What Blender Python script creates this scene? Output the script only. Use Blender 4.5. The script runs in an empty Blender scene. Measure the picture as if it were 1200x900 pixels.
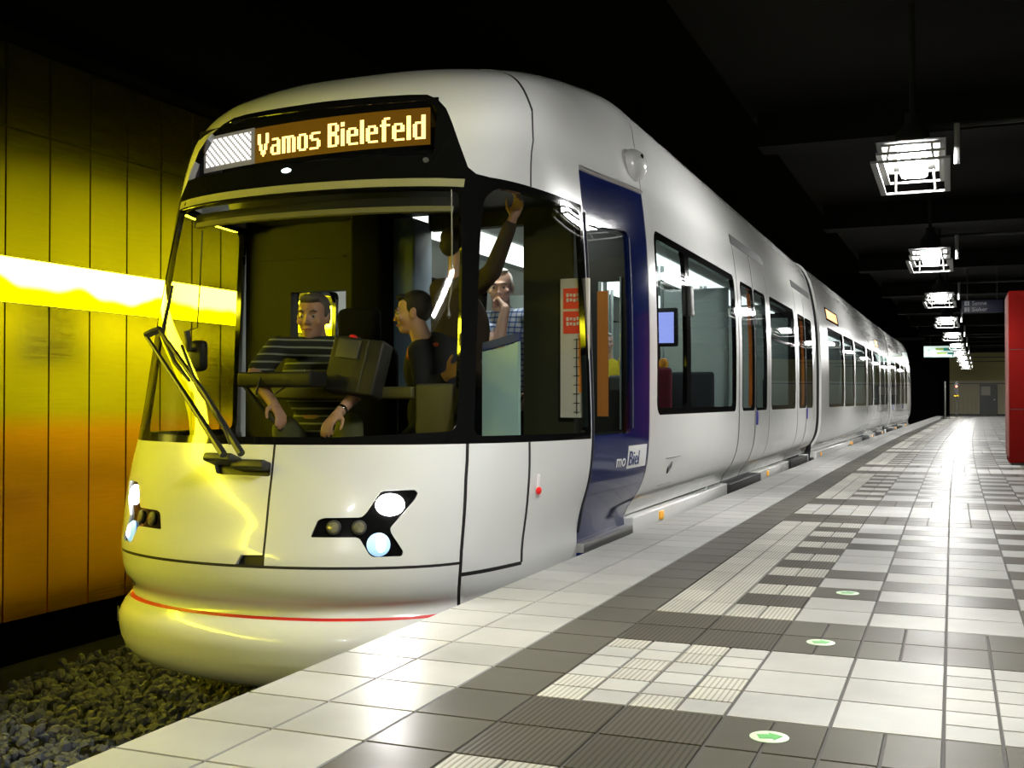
import bpy, bmesh, math, random
import numpy as np
from mathutils import Vector, Matrix
from mathutils.geometry import delaunay_2d_cdt
random.seed(5)
rng = np.random.default_rng(7)
SC = bpy.context.scene
COL = SC.collection
XC = -3.31            # centre line of the track, platform edge at x = -2.03
EDGE = -2.03
RAIL = -0.92          # ballast level, platform top is z = 0

# ------------------------------------------------------------------ camera
F = 1280.0
VP = (1116.0, 470.0)
PH = math.atan((VP[1]-450)/F)
TH = math.atan((VP[0]-600)/F*math.cos(PH))
CAM = Vector((0, 0, 0.9))
FW = Vector((-math.sin(TH)*math.cos(PH), math.cos(TH)*math.cos(PH), math.sin(PH)))
RT = Vector((math.cos(TH), math.sin(TH), 0))
UP = RT.cross(FW)
cam = bpy.data.cameras.new('camera'); cam.lens = 36*F/1200; cam.sensor_width = 36; cam.clip_end = 300
co = bpy.data.objects.new('camera', cam); COL.objects.link(co)
co.matrix_world = Matrix((( RT.x, UP.x, -FW.x, CAM.x), (RT.y, UP.y, -FW.y, CAM.y), (RT.z, UP.z, -FW.z, CAM.z), (0,0,0,1)))
SC.camera = co

def bend(t):
    "sideways drift of the curving station"
    if t <= 8: return 0.0
    if t <= 34: return .5*.0225/26*(t-8)**2
    return .2925 + .0225*(t-34)
def slope(t):
    return 0.0 if t <= 8 else min(.0225, .0225/26*(t-8))

# ------------------------------------------------------------------ materials
def nd(nt, typ, **kw):
    n = nt.nodes.new(typ)
    for k, v in kw.items():
        if k.startswith('i_'): n.inputs[k[2:].replace('_', ' ')].default_value = v
        else: setattr(n, k, v)
    return n
MATS = {}
def M(name, col=(.5,.5,.5), rough=.5, metal=0., coat=0., emit=None, es=0., spec=.5, noise=0., nscale=20., trans=0., sampling=True):
    if name in MATS: return MATS[name]
    m = bpy.data.materials.new(name); m.use_nodes = True
    nt = m.node_tree; b = nt.nodes['Principled BSDF']
    b.inputs['Base Color'].default_value = (*col, 1); b.inputs['Roughness'].default_value = rough
    b.inputs['Metallic'].default_value = metal; b.inputs['Coat Weight'].default_value = coat
    b.inputs['Coat Roughness'].default_value = .04
    b.inputs['Specular IOR Level'].default_value = spec
    if trans: b.inputs['Transmission Weight'].default_value = trans
    if emit:
        b.inputs['Emission Color'].default_value = (*emit, 1); b.inputs['Emission Strength'].default_value = es
        if not sampling: m.cycles.emission_sampling = 'NONE'
    if noise:
        tc = nd(nt, 'ShaderNodeTexCoord'); nz = nd(nt, 'ShaderNodeTexNoise'); nz.inputs['Scale'].default_value = nscale; nz.inputs['Detail'].default_value = 5
        hsv = nd(nt, 'ShaderNodeMixRGB', blend_type='MULTIPLY'); hsv.inputs['Fac'].default_value = 1
        mr = nd(nt, 'ShaderNodeMapRange'); mr.inputs['To Min'].default_value = 1-noise; mr.inputs['To Max'].default_value = 1+noise*.4
        nt.links.new(tc.outputs['Object'], nz.inputs['Vector']); nt.links.new(nz.outputs['Fac'], mr.inputs['Value'])
        hsv.inputs['Color1'].default_value = (*col, 1); nt.links.new(mr.outputs['Result'], hsv.inputs['Color2'])
        nt.links.new(hsv.outputs['Color'], b.inputs['Base Color'])
    MATS[name] = m
    return m
def glass(name, tint, ior=1.5, rough=0.0):
    if name in MATS: return MATS[name]
    m = bpy.data.materials.new(name); m.use_nodes = True; nt = m.node_tree
    for n in list(nt.nodes): nt.nodes.remove(n)
    o = nd(nt, 'ShaderNodeOutputMaterial'); mx = nd(nt, 'ShaderNodeMixShader'); t = nd(nt, 'ShaderNodeBsdfTransparent'); g = nd(nt, 'ShaderNodeBsdfGlossy')
    t.inputs['Color'].default_value = (*tint, 1); g.inputs['Roughness'].default_value = rough; g.inputs['Color'].default_value = (1,1,1,1)
    # Schlick reflectance, the same from both sides of the thin pane
    ge = nd(nt, 'ShaderNodeNewGeometry'); d = nd(nt, 'ShaderNodeVectorMath', operation='DOT_PRODUCT'); ab = nd(nt, 'ShaderNodeMath', operation='ABSOLUTE'); om = nd(nt, 'ShaderNodeMath', operation='SUBTRACT'); pw = nd(nt, 'ShaderNodeMath', operation='POWER'); ma = nd(nt, 'ShaderNodeMath', operation='MULTIPLY_ADD')
    om.inputs[0].default_value = 1; pw.inputs[1].default_value = 5; ma.inputs[1].default_value = .92; ma.inputs[2].default_value = .06
    nt.links.new(ge.outputs['Normal'], d.inputs[0]); nt.links.new(ge.outputs['Incoming'], d.inputs[1]); nt.links.new(d.outputs['Value'], ab.inputs[0]); nt.links.new(ab.outputs[0], om.inputs[1]); nt.links.new(om.outputs[0], pw.inputs[0]); nt.links.new(pw.outputs[0], ma.inputs[0])
    nt.links.new(ma.outputs[0], mx.inputs[0]); nt.links.new(t.outputs[0], mx.inputs[1]); nt.links.new(g.outputs[0], mx.inputs[2]); nt.links.new(mx.outputs[0], o.inputs[0])
    MATS[name] = m
    return m
WHITE = M('white_lacquer', (.70,.705,.68), .22, coat=.6, noise=.04, nscale=3)
BLACK = M('gloss_black', (.005,.005,.005), .06, coat=.3)
RUBBER = M('black_rubber', (.008,.008,.008), .6)
DARKPL = M('dark_plastic', (.018,.018,.017), .45)
GREYPL = M('grey_plastic', (.09,.09,.085), .4)
NAVY = M('navy_lacquer', (.004,.011,.080), .10, coat=0, spec=.4)
REDLINE = M('red_line', (.55,.02,.015), .35)
ALU = M('aluminium', (.62,.62,.60), .32, metal=.9)
CHROME = M('chrome', (.75,.75,.75), .12, metal=1)
ORANGE = M('orange_lacquer', (.80,.22,.03), .3)
OLIVE = M('cab_trim', (.035,.034,.016), .6, spec=.2); GL_BLOCK = glass('band_blocking_glass', (.012,.014,.014))  # made-up dark panes that keep the light band from showing through
INTW = M('interior_white', (.68,.72,.69), .4)
INTF = M('interior_floor', (.06,.06,.065), .5, noise=.3, nscale=60)
SEATR = M('seat_red', (.13,.006,.022), .85)
SEATG = M('seat_grey', (.016,.017,.021), .7)
GL_FRONT = glass('windscreen_glass', (.74,.74,.68)); GL_CAB = glass('cab_glass', (.72,.74,.70)); GL_DISP = glass('display_glass', (.85,.85,.85))
GL_SIDE = glass('side_glass', (.50,.54,.54))
GL_CLEAR = glass('clear_glass', (.85,.92,.90))
STRIP = M('interior_lamp', (1,1,1), .5, emit=(.93,1,.98), es=3.2)

# ------------------------------------------------------------------ mesh builder
class MB:
    def __init__(s): s.v=[]; s.f=[]; s.m=[]; s.sm=[]
    def add(s, vs, fs, mat=0, smooth=False):
        o=len(s.v); s.v += [tuple(v) for v in vs]
        for f in fs: s.f.append(tuple(i+o for i in f)); s.m.append(mat); s.sm.append(smooth)
        return s
    def box(s, lo, hi, mat=0, mtx=None, bev=0.):
        lo=Vector(lo); hi=Vector(hi)
        if bev > 0:
            return s.rbox(lo, hi, bev, mat, mtx)
        vs=[Vector((x,y,z)) for z in (lo.z,hi.z) for y in (lo.y,hi.y) for x in (lo.x,hi.x)]
        if mtx: vs=[mtx@v for v in vs]
        return s.add(vs, [(0,2,3,1),(4,5,7,6),(0,1,5,4),(2,6,7,3),(0,4,6,2),(1,3,7,5)], mat)
    def rbox(s, lo, hi, b, mat=0, mtx=None):
        bm=bmesh.new(); bmesh.ops.create_cube(bm, size=1)
        d=hi-lo; c=(hi+lo)/2
        for v in bm.verts: v.co=Vector((v.co.x*d.x, v.co.y*d.y, v.co.z*d.z))+c
        b=min(b, .45*min(d))
        bmesh.ops.bevel(bm, geom=list(bm.edges), offset=b, segments=3, profile=.5, affect='EDGES')
        bm.verts.index_update()
        vs=[mtx@v.co if mtx else v.co.copy() for v in bm.verts]; fs=[[v.index for v in f.verts] for f in bm.faces]
        bm.free(); return s.add(vs, fs, mat, True)
    def tube(s, pts, r, mat=0, n=10, cap=True):
        pts=[Vector(p) for p in pts]; rs=r if isinstance(r,(list,tuple)) else [r]*len(pts)
        o=[]; up=None
        for i,p in enumerate(pts):
            d=(pts[min(i+1,len(pts)-1)]-pts[max(i-1,0)]).normalized()
            if up is None:
                up=Vector((0,0,1)) if abs(d.z)<.9 else Vector((1,0,0))
            a=d.cross(up).normalized(); b=a.cross(d).normalized(); up=b
            o += [p+a*(rs[i]*math.cos(2*math.pi*k/n))+b*(rs[i]*math.sin(2*math.pi*k/n)) for k in range(n)]
        fs=[(i*n+k, i*n+(k+1)%n, (i+1)*n+(k+1)%n, (i+1)*n+k) for i in range(len(pts)-1) for k in range(n)]
        if cap: fs += [tuple(range(n-1,-1,-1)), tuple(range((len(pts)-1)*n, len(pts)*n))]
        return s.add(o, fs, mat, True)
    def lathe(s, prof, mtx=None, mat=0, n=24):
        "prof = [(r,z)...] about z"
        vs=[]
        for r,z in prof:
            vs += [Vector((r*math.cos(2*math.pi*k/n), r*math.sin(2*math.pi*k/n), z)) for k in range(n)]
        if mtx: vs=[mtx@v for v in vs]
        fs=[(i*n+k, i*n+(k+1)%n, (i+1)*n+(k+1)%n, (i+1)*n+k) for i in range(len(prof)-1) for k in range(n)]
        if prof[-1][0]>1e-4: fs.append(tuple(range((len(prof)-1)*n, len(prof)*n)))
        if prof[0][0]>1e-4: fs.append(tuple(range(n-1,-1,-1)))
        return s.add(vs, fs, mat, True)
    def prism(s, poly, a, b, mat=0, axis='y', mtx=None):
        "poly of 2D points extruded from a to b along the axis"
        def P(u,v,w): return Vector((u,w,v)) if axis=='y' else (Vector((w,u,v)) if axis=='x' else Vector((u,v,w)))
        n=len(poly); vs=[P(u,v,a) for u,v in poly]+[P(u,v,b) for u,v in poly]
        if mtx: vs=[mtx@v for v in vs]
        fs=[(i,(i+1)%n,n+(i+1)%n,n+i) for i in range(n)]+[tuple(range(n-1,-1,-1)), tuple(range(n,2*n))]
        return s.add(vs, fs, mat)
    def build(s, name, mats, parent=None, loc=None, auto=True):
        me=bpy.data.meshes.new(name); me.from_pydata(s.v, [], s.f)
        for m in (mats if isinstance(mats,(list,tuple)) else [mats]): me.materials.append(m)
        me.polygons.foreach_set('material_index', s.m); me.polygons.foreach_set('use_smooth', s.sm)
        bm=bmesh.new(); bm.from_mesh(me); bmesh.ops.recalc_face_normals(bm, faces=bm.faces); bm.to_mesh(me); bm.free()
        if any(s.sm): me.set_sharp_from_angle(angle=math.radians(42))
        o=bpy.data.objects.new(name, me); COL.objects.link(o)
        if parent: o.parent=parent
        if loc: o.location=loc
        return o
def tag(o, label=None, cat=None, group=None, kind=None):
    if label: o['label']=label
    if cat: o['category']=cat
    if group: o['group']=group
    if kind: o['kind']=kind
    return o
def empty(name, loc, label, cat, group=None):
    o=bpy.data.objects.new(name, None); COL.objects.link(o); o.location=loc; o.empty_display_size=.1
    return tag(o, label, cat, group)
def copy_tree(o, parent=None):
    c=o.copy(); COL.objects.link(c); c.parent=parent
    for ch in list(o.children): copy_tree(ch, c)
    return c

# ------------------------------------------------------------------ tram nose surface: smooth spline sheet over a net of columns and rows
def pchip(xk,yk,x):
    xk=np.asarray(xk,float); yk=np.asarray(yk,float); x=np.asarray(x,float)
    h=np.diff(xk); d=np.diff(yk)/h; n=len(xk); m=np.zeros(n)
    for i in range(1,n-1):
        if d[i-1]*d[i]>0:
            w1=2*h[i]+h[i-1]; w2=h[i]+2*h[i-1]
            m[i]=(w1+w2)/(w1/d[i-1]+w2/d[i])
    m[0]=d[0]; m[-1]=d[-1]
    i=np.clip(np.searchsorted(xk,x)-1,0,n-2)
    s=(x-xk[i])/h[i]; s=np.clip(s,-.5,1.5)
    return ((1+2*s)*(1-s)**2*yk[i]+s*(1-s)**2*h[i]*m[i]+s*s*(3-2*s)*yk[i+1]+s*s*(s-1)*h[i]*m[i+1])
PK=[0,.35,.7,1.1,1.8,2.55,3.55,6,10,14]           # perimeter coordinate of the columns
RK=[-.60,-.52,-.40,-.22,-.17,-.12,-.05,.1,.25,.4,.55,.7,1.3,1.9,2.25,2.5,2.78,3.05,3.5,4.2]
SIDE=[1.13,1.19,1.21,1.22,1.21,1.21,1.19,1.165,1.262,1.325,1.348,1.355,1.36,1.345,1.315,1.275,1.20,1.05,.66,0]
T0=[4.95,4.60,4.45,4.415,4.51,4.525,4.44,4.42,4.45,4.48,4.52,4.57,4.74,4.96,5.12,5.27,5.46,5.72,6.02,6.25]
TA=[5.25,4.98,4.88,4.855,4.94,4.955,4.89,4.88,4.91,4.94,4.98,5.02,5.12,5.24,5.35,5.48,5.74,6.12,6.45,6.70]
HA=[ .74, .93,1.01,1.02, .99, .98,1.01,1.03,1.04,1.05,1.05,1.04,1.01, .985,.985,.995,.965,.80, .44,0]
H3=[1.00,1.13,1.17,1.18,1.16,1.16,1.17,1.17,1.19,1.21,1.22,1.22,1.20,1.165,1.155,1.155,1.095,.90, .52,0]
H4=[1.10,1.18,1.20,1.20,1.19,1.19,1.19,1.19,1.22,1.27,1.295,1.305,1.29,1.265,1.23,1.19,1.11, .94, .58,0]
def build_net():
    nr=len(RK); hw=np.zeros((nr,len(PK))); t=np.zeros_like(hw); z=np.zeros_like(hw)
    for i,r in enumerate(RK):
        ha,ta,t0=HA[i],TA[i],T0[i]
        hw[i,:]=[0,ha*.345,ha*.68,ha,H3[i],H4[i],SIDE[i],SIDE[i],SIDE[i],SIDE[i]]
        k=ta-t0
        t[i,:]=[t0,t0+k*.085,t0+k*.36,ta,5.75,6.5,7.5,9.95,13.95,17.95]
        z[i,:]=min(r,2.5)
    # top rows
    for k,i in enumerate(range(nr-5,nr)):
        t[i,4]=[5.85,6.12,6.45,6.78,7.02][k]; t[i,5]=[6.52,6.68,6.9,7.12,7.3][k]; t[i,6]=[7.5,7.53,7.6,7.7,7.8][k]
        f=[2.5,2.80,3.05,3.19,3.22][k]; a=[2.5,2.745,2.91,2.98,3.0][k]
        lo=[2.5,2.71,2.85,2.92,2.94][k]
        z[i,:]=[lo,lo*.8+a*.2,(lo+a)/2,a,.65*a+.35*f,.2*a+.8*f,f,f,f,f]
    return hw,t,z
HP,HR=.08,.05
P0,P1,R0,R1=-15.2,15.2,-.8,4.4
def coefs():
    hw,t,z=build_net()
    ps=np.arange(P0,P1+1e-6,HP); rs=np.arange(R0,R1+1e-6,HR)
    pk=np.array([-x for x in PK[:0:-1]]+PK); 
    def full(a,odd):
        l=a[:,:0:-1]; return np.concatenate([-l if odd else l,a],1)
    out=[]
    for a,odd in ((hw,1),(t,0),(z,0)):
        A=full(a,odd)
        B=np.array([pchip(pk,row,np.clip(ps,-14,14)) for row in A])
        C=np.array([pchip(RK,B[:,j],np.clip(rs,RK[0],RK[-1])) for j in range(B.shape[1])]).T
        if a is t:
            e=np.abs(ps)-np.clip(np.abs(ps),0,14); C=C+e[None,:]
        # extra smoothing in p
        for _ in range(6): C[:,1:-1]=.25*C[:,:-2]+.5*C[:,1:-1]+.25*C[:,2:]
        out.append(C)
    return np.array(out)
CO=coefs()
def bas(s): return np.array([(1-s)**3,3*s**3-6*s*s+4,-3*s**3+3*s*s+3*s+1,s**3])/6
def S(p,r,xc=0.):
    p=np.asarray(p,float); r=np.asarray(r,float)
    fp=(p-P0)/HP; fr=(r-R0)/HR
    i=np.floor(fp).astype(int); j=np.floor(fr).astype(int)
    bp=bas(fp-i); br=bas(fr-j); out=np.zeros((3,)+p.shape)
    for a in range(4):
        for b in range(4):
            w=bp[a]*br[b]
            out+=w*CO[:,np.clip(j-1+b,0,CO.shape[1]-1),np.clip(i-1+a,0,CO.shape[2]-1)]
    out[0]+=xc
    return np.moveaxis(out,0,-1)
# ------------------------------------------------------------------ station: platform floor
def tile_mat(name, col, rough, ribs=False, var=.12):
    m=bpy.data.materials.new(name); m.use_nodes=True; nt=m.node_tree; b=nt.nodes['Principled BSDF']
    b.inputs['Roughness'].default_value=rough; b.inputs['Specular IOR Level'].default_value=.03
    g=nd(nt,'ShaderNodeNewGeometry'); mr=nd(nt,'ShaderNodeMapRange'); mr.inputs['To Min'].default_value=1-var; mr.inputs['To Max'].default_value=1+var*.5
    nz=nd(nt,'ShaderNodeTexNoise'); nz.inputs['Scale'].default_value=2.2; nz.inputs['Detail'].default_value=6
    mr2=nd(nt,'ShaderNodeMapRange'); mr2.inputs['From Min'].default_value=.3; mr2.inputs['From Max'].default_value=.7; mr2.inputs['To Min'].default_value=.82; mr2.inputs['To Max'].default_value=1.06
    mu=nd(nt,'ShaderNodeMath',operation='MULTIPLY'); mx=nd(nt,'ShaderNodeMixRGB',blend_type='MULTIPLY'); mx.inputs[0].default_value=1; mx.inputs[1].default_value=(*col,1)
    nt.links.new(g.outputs['Random Per Island'],mr.inputs['Value']); nt.links.new(g.outputs['Position'],nz.inputs['Vector']); nt.links.new(nz.outputs['Fac'],mr2.inputs['Value'])
    nt.links.new(mr.outputs[0],mu.inputs[0]); nt.links.new(mr2.outputs[0],mu.inputs[1]); nt.links.new(mu.outputs[0],mx.inputs[2]); nt.links.new(mx.outputs[0],b.inputs['Base Color'])
    rr=nd(nt,'ShaderNodeMapRange'); rr.inputs['To Min'].default_value=rough*.75; rr.inputs['To Max'].default_value=rough*1.5
    nt.links.new(nz.outputs['Fac'],rr.inputs['Value']); nt.links.new(rr.outputs[0],b.inputs['Roughness'])
    bp=nd(nt,'ShaderNodeBump'); 
    if ribs:
        w=nd(nt,'ShaderNodeTexWave',wave_type='BANDS',bands_direction='X'); w.inputs['Scale'].default_value=18; bp.inputs['Strength'].default_value=.35; bp.inputs['Distance'].default_value=.003
        nt.links.new(g.outputs['Position'],w.inputs['Vector']); nt.links.new(w.outputs['Fac'],bp.inputs['Height'])
        dk=nd(nt,'ShaderNodeMapRange'); dk.inputs['To Min'].default_value=.55; dk.inputs['From Max'].default_value=.5; mm=nd(nt,'ShaderNodeMixRGB',blend_type='MULTIPLY'); mm.inputs[0].default_value=1
        nt.links.new(w.outputs['Fac'],dk.inputs['Value']); nt.links.new(mx.outputs[0],mm.inputs[1]); nt.links.new(dk.outputs[0],mm.inputs[2]); nt.links.new(mm.outputs[0],b.inputs['Base Color'])
    else:
        n2=nd(nt,'ShaderNodeTexNoise'); n2.inputs['Scale'].default_value=5; bp.inputs['Strength'].default_value=.12; bp.inputs['Distance'].default_value=.01
        nt.links.new(g.outputs['Position'],n2.inputs['Vector']); nt.links.new(n2.outputs['Fac'],bp.inputs['Height'])
    nt.links.new(bp.outputs[0],b.inputs['Normal'])
    return m
TW=tile_mat('white_tile',(.385,.383,.366),.36); TD=tile_mat('dark_tile',(.10,.095,.080),.32)
TWR=tile_mat('white_ribbed_tile',(.46,.45,.40),.42,True); TDR=tile_mat('dark_ribbed_tile',(.085,.079,.064),.40,True)
GROUT=M('grout',(.055,.05,.042),.7)
U=.2925; Y0=4.60      # tile pitch; start of the striped zone
def period(y):        # -> (zone, row) for row start y ; 20 rows: dark2 white3 dark2 stripes13
    k=int(round((y-(Y0-7*U))/U))%20
    if k<2: return 'D',k
    if k<5: return 'W',k-2
    if k<7: return 'D',k-5
    return 'Z',k-7
PA='WDWDWDWDWDWDW'; PB='WWDWDWWWDWDWW'
fl=MB()
def tile(x0,x1,y0,y1,mat):
    g=.004
    x0+=g;x1-=g;y0+=g;y1-=g
    a,b=bend(y0),bend(y1)
    c=.0015
    fl.add([(x0+a,y0,-.006),(x1+a,y0,-.006),(x1+b,y1,-.006),(x0+b,y1,-.006),
            (x0+c+a,y0+c,0),(x1-c+a,y0+c,0),(x1-c+b,y1-c,0),(x0+c+b,y1-c,0)],[(4,5,6,7),(0,1,5,4),(1,2,6,5),(2,3,7,6),(3,0,4,7)],mat)
XL=[EDGE,-1.74,-1.45,-1.19]; XT=[-1.19,-1.045,-.90,-.755,-.61]; XR=[-.61+.2915*k for k in range(24)]
y=Y0-7*U-20*U
while y<72.3:
    z,k=period(y); y1=y+U; h=y+U/2; near=y<26
    tile(XL[0],XL[1],y,y1,0); tile(XL[1],XL[2],y,y1,0); tile(XL[2],XL[3],y,y1,1)
    for c in range(4):
        a,b=XT[c],XT[c+1]
        if z=='D':
            if c%2==0: tile(a,XT[c+2],y,y1,3)
        elif z=='W':
            for (p,q) in ((y,h),(h,y1)):
                rb = ((c*3+k*2+(p==h))%5<2)
                tile(a,b,p,q,2 if rb else 0)
        else:
            if c<2: tile(a,b,y,y1,2)
            elif PA[k]=='W': tile(a,b,y,y1,2)
            elif c==2: tile(a,XT[4],y,y1,3)
    for c in range(23):
        a,b=XR[c],XR[c+1]; m=(a+b)/2
        if z=='D':
            tile(a,m,y,y1,1); tile(m,b,y,y1,1)
        elif z=='W':
            if c<2 or c%4 in (0,1) and c>3: tile(a,b,y,y1,0)
            else:
                for (p,q) in ((y,h),(h,y1)): tile(a,m,p,q,0); tile(m,b,p,q,0)
        else:
            P=PB if c%2==0 else PA
            tile(a,b,y,y1,0 if P[k]=='W' else 1)
    y=y1
# grout bed and platform slab, following the curve
ys=[-2,0]+list(np.arange(2,74,1.5))+[73.2]
for i in range(len(ys)-1):
    a,b=bend(ys[i]),bend(ys[i+1]); p,q=ys[i],ys[i+1]; xr=XR[-1]
    fl.add([(EDGE+a,p,-.005),(xr+a,p,-.005),(xr+b,q,-.005),(EDGE+b,q,-.005),(EDGE+a,p,-.12),(EDGE+b,q,-.12),(EDGE+.12+a,p,-.12),(EDGE+.12+b,q,-.12),(EDGE+.12+a,p,-1.05),(EDGE+.12+b,q,-1.05)],
           [(0,1,2,3),(0,3,5,4),(4,5,7,6),(6,7,9,8)],4)
o=fl.build('floor',[TW,TD,TWR,TDR,GROUT]); tag(o,kind='structure')

# green floor stickers
GREEN=M('green_sticker',(.10,.42,.10),.35); PALE=M('pale_sticker',(.55,.72,.50),.4)
st0=None
for x,y,lab in ((-.46,2.985,'round green floor sticker on the dark tiles nearest the camera'),(-.46,4.22,'round green floor sticker on the second dark tile band'),(-.46,5.35,'round green floor sticker on a dark tile among the stripes')):
    if st0 is None:
        r=empty('floor_sticker',(x,y,0),lab,'sticker','green distance stickers on the floor')
        MB().lathe([(.052,0),(.052,.0012),(.05,.0016),(0,.0016)]).build('disc',PALE,r)
        MB().prism([(-.03,-.018),(.005,-.018),(.005,-.034),(.036,0),(.005,.034),(.005,.018),(-.03,.018)],.0016,.0026,axis='z').build('symbol',GREEN,r)
        st0=r
    else:
        r=copy_tree(st0); r.location=(x,y,0); r['label']=lab
    r.rotation_euler=(0,0,.35)

# ------------------------------------------------------------------ track bed
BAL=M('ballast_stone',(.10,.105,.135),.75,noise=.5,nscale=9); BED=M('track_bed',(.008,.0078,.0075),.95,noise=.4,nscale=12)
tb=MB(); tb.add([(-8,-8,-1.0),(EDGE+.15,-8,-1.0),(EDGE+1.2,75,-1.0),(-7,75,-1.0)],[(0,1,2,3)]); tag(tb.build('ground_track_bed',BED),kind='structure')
ico=bmesh.new(); bmesh.ops.create_icosphere(ico,subdivisions=1,radius=1); ico.verts.index_update()
iv=np.array([v.co[:] for v in ico.verts]); itri=np.array([[v.index for v in f.verts] for f in ico.faces]); ico.free()
N=7500
px=rng.uniform(-5.7,EDGE-.01,N); py=rng.uniform(1.8,6.6,N); pz=-.955+rng.normal(0,.014,N)+.03*np.sin(px*3+py*2)
sz=rng.uniform(.017,.036,N)[:,None]*rng.uniform(.55,1.25,(N,3))
V=iv[None]*(1+rng.uniform(-.28,.28,(N,12,1)))*sz[:,None,:]
ang=rng.uniform(0,6.28,(N,3))
def rot(V,a,i,j):
    c,s=np.cos(a)[:,None],np.sin(a)[:,None]; W=V.copy(); W[:,:,i]=c*V[:,:,i]-s*V[:,:,j]; W[:,:,j]=s*V[:,:,i]+c*V[:,:,j]; return W
V=rot(rot(rot(V,ang[:,0],0,1),ang[:,1],1,2),ang[:,2],0,1); V+=np.stack([px,py,pz],1)[:,None]
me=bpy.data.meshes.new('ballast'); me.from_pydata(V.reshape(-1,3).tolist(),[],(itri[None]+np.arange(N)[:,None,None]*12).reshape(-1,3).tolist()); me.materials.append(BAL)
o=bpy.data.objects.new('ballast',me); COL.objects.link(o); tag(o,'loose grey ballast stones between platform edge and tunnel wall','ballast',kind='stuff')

# ------------------------------------------------------------------ left wall with its light band
def wall_metal():
    m=bpy.data.materials.new('coloured_metal_panel'); m.use_nodes=True; nt=m.node_tree; b=nt.nodes['Principled BSDF']
    b.inputs['Metallic'].default_value=1; b.inputs['Roughness'].default_value=.2
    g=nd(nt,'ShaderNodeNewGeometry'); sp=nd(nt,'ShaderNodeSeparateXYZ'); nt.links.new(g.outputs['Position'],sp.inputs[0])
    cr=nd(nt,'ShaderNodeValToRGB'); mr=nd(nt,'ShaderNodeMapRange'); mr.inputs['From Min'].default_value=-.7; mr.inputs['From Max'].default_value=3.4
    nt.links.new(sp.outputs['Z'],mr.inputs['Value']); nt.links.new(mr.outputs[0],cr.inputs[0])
    e=cr.color_ramp.elements; e[0].position=0; e[0].color=(.92,.43,.06,1); e[1].position=1; e[1].color=(.42,.40,.035,1)  # ramp darkens towards the top: weaker light there is put into the colour
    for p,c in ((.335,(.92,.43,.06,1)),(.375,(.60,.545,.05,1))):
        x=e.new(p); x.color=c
    # brushed streaks and a slight difference from panel to panel
    mp=nd(nt,'ShaderNodeMapping'); mp.inputs['Scale'].default_value=(1,2.0,46); nz=nd(nt,'ShaderNodeTexNoise'); nz.inputs['Scale'].default_value=1.5; nz.inputs['Detail'].default_value=3
    nt.links.new(g.outputs['Position'],mp.inputs[0]); nt.links.new(mp.outputs[0],nz.inputs['Vector'])
    m1=nd(nt,'ShaderNodeMapRange'); m1.inputs['To Min'].default_value=.82; m1.inputs['To Max'].default_value=1.12; nt.links.new(nz.outputs['Fac'],m1.inputs['Value'])
    m2=nd(nt,'ShaderNodeMapRange'); m2.inputs['To Min'].default_value=.86; m2.inputs['To Max'].default_value=1.05; nt.links.new(g.outputs['Random Per Island'],m2.inputs['Value'])
    mu=nd(nt,'ShaderNodeMath',operation='MULTIPLY'); nt.links.new(m1.outputs[0],mu.inputs[0]); nt.links.new(m2.outputs[0],mu.inputs[1])
    mx=nd(nt,'ShaderNodeMixRGB',blend_type='MULTIPLY'); mx.inputs[0].default_value=1; nt.links.new(cr.outputs[0],mx.inputs[1]); nt.links.new(mu.outputs[0],mx.inputs[2]); nt.links.new(mx.outputs[0],b.inputs['Base Color'])
    r1=nd(nt,'ShaderNodeMapRange'); r1.inputs['To Min'].default_value=.15; r1.inputs['To Max'].default_value=.27; nt.links.new(nz.outputs['Fac'],r1.inputs['Value']); nt.links.new(r1.outputs[0],b.inputs['Roughness'])
    return m
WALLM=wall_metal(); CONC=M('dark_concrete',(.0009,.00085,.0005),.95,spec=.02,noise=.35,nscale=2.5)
WX=-6.0; ZB0,ZB1=1.58,1.89
wl=MB(); pw=.395
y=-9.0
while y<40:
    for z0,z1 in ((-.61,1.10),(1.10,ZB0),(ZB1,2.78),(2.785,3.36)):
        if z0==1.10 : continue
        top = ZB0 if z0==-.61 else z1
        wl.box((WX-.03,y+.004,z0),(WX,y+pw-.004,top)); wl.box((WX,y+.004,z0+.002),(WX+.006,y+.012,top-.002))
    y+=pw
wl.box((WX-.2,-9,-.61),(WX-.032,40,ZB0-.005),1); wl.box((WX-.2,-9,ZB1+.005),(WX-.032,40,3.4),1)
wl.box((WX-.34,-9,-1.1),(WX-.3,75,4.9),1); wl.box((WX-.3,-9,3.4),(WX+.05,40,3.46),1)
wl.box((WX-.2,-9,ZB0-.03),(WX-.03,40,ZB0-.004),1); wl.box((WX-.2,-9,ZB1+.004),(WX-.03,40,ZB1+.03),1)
tag(wl.build('wall_left',[WALLM,CONC]),kind='structure')
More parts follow.
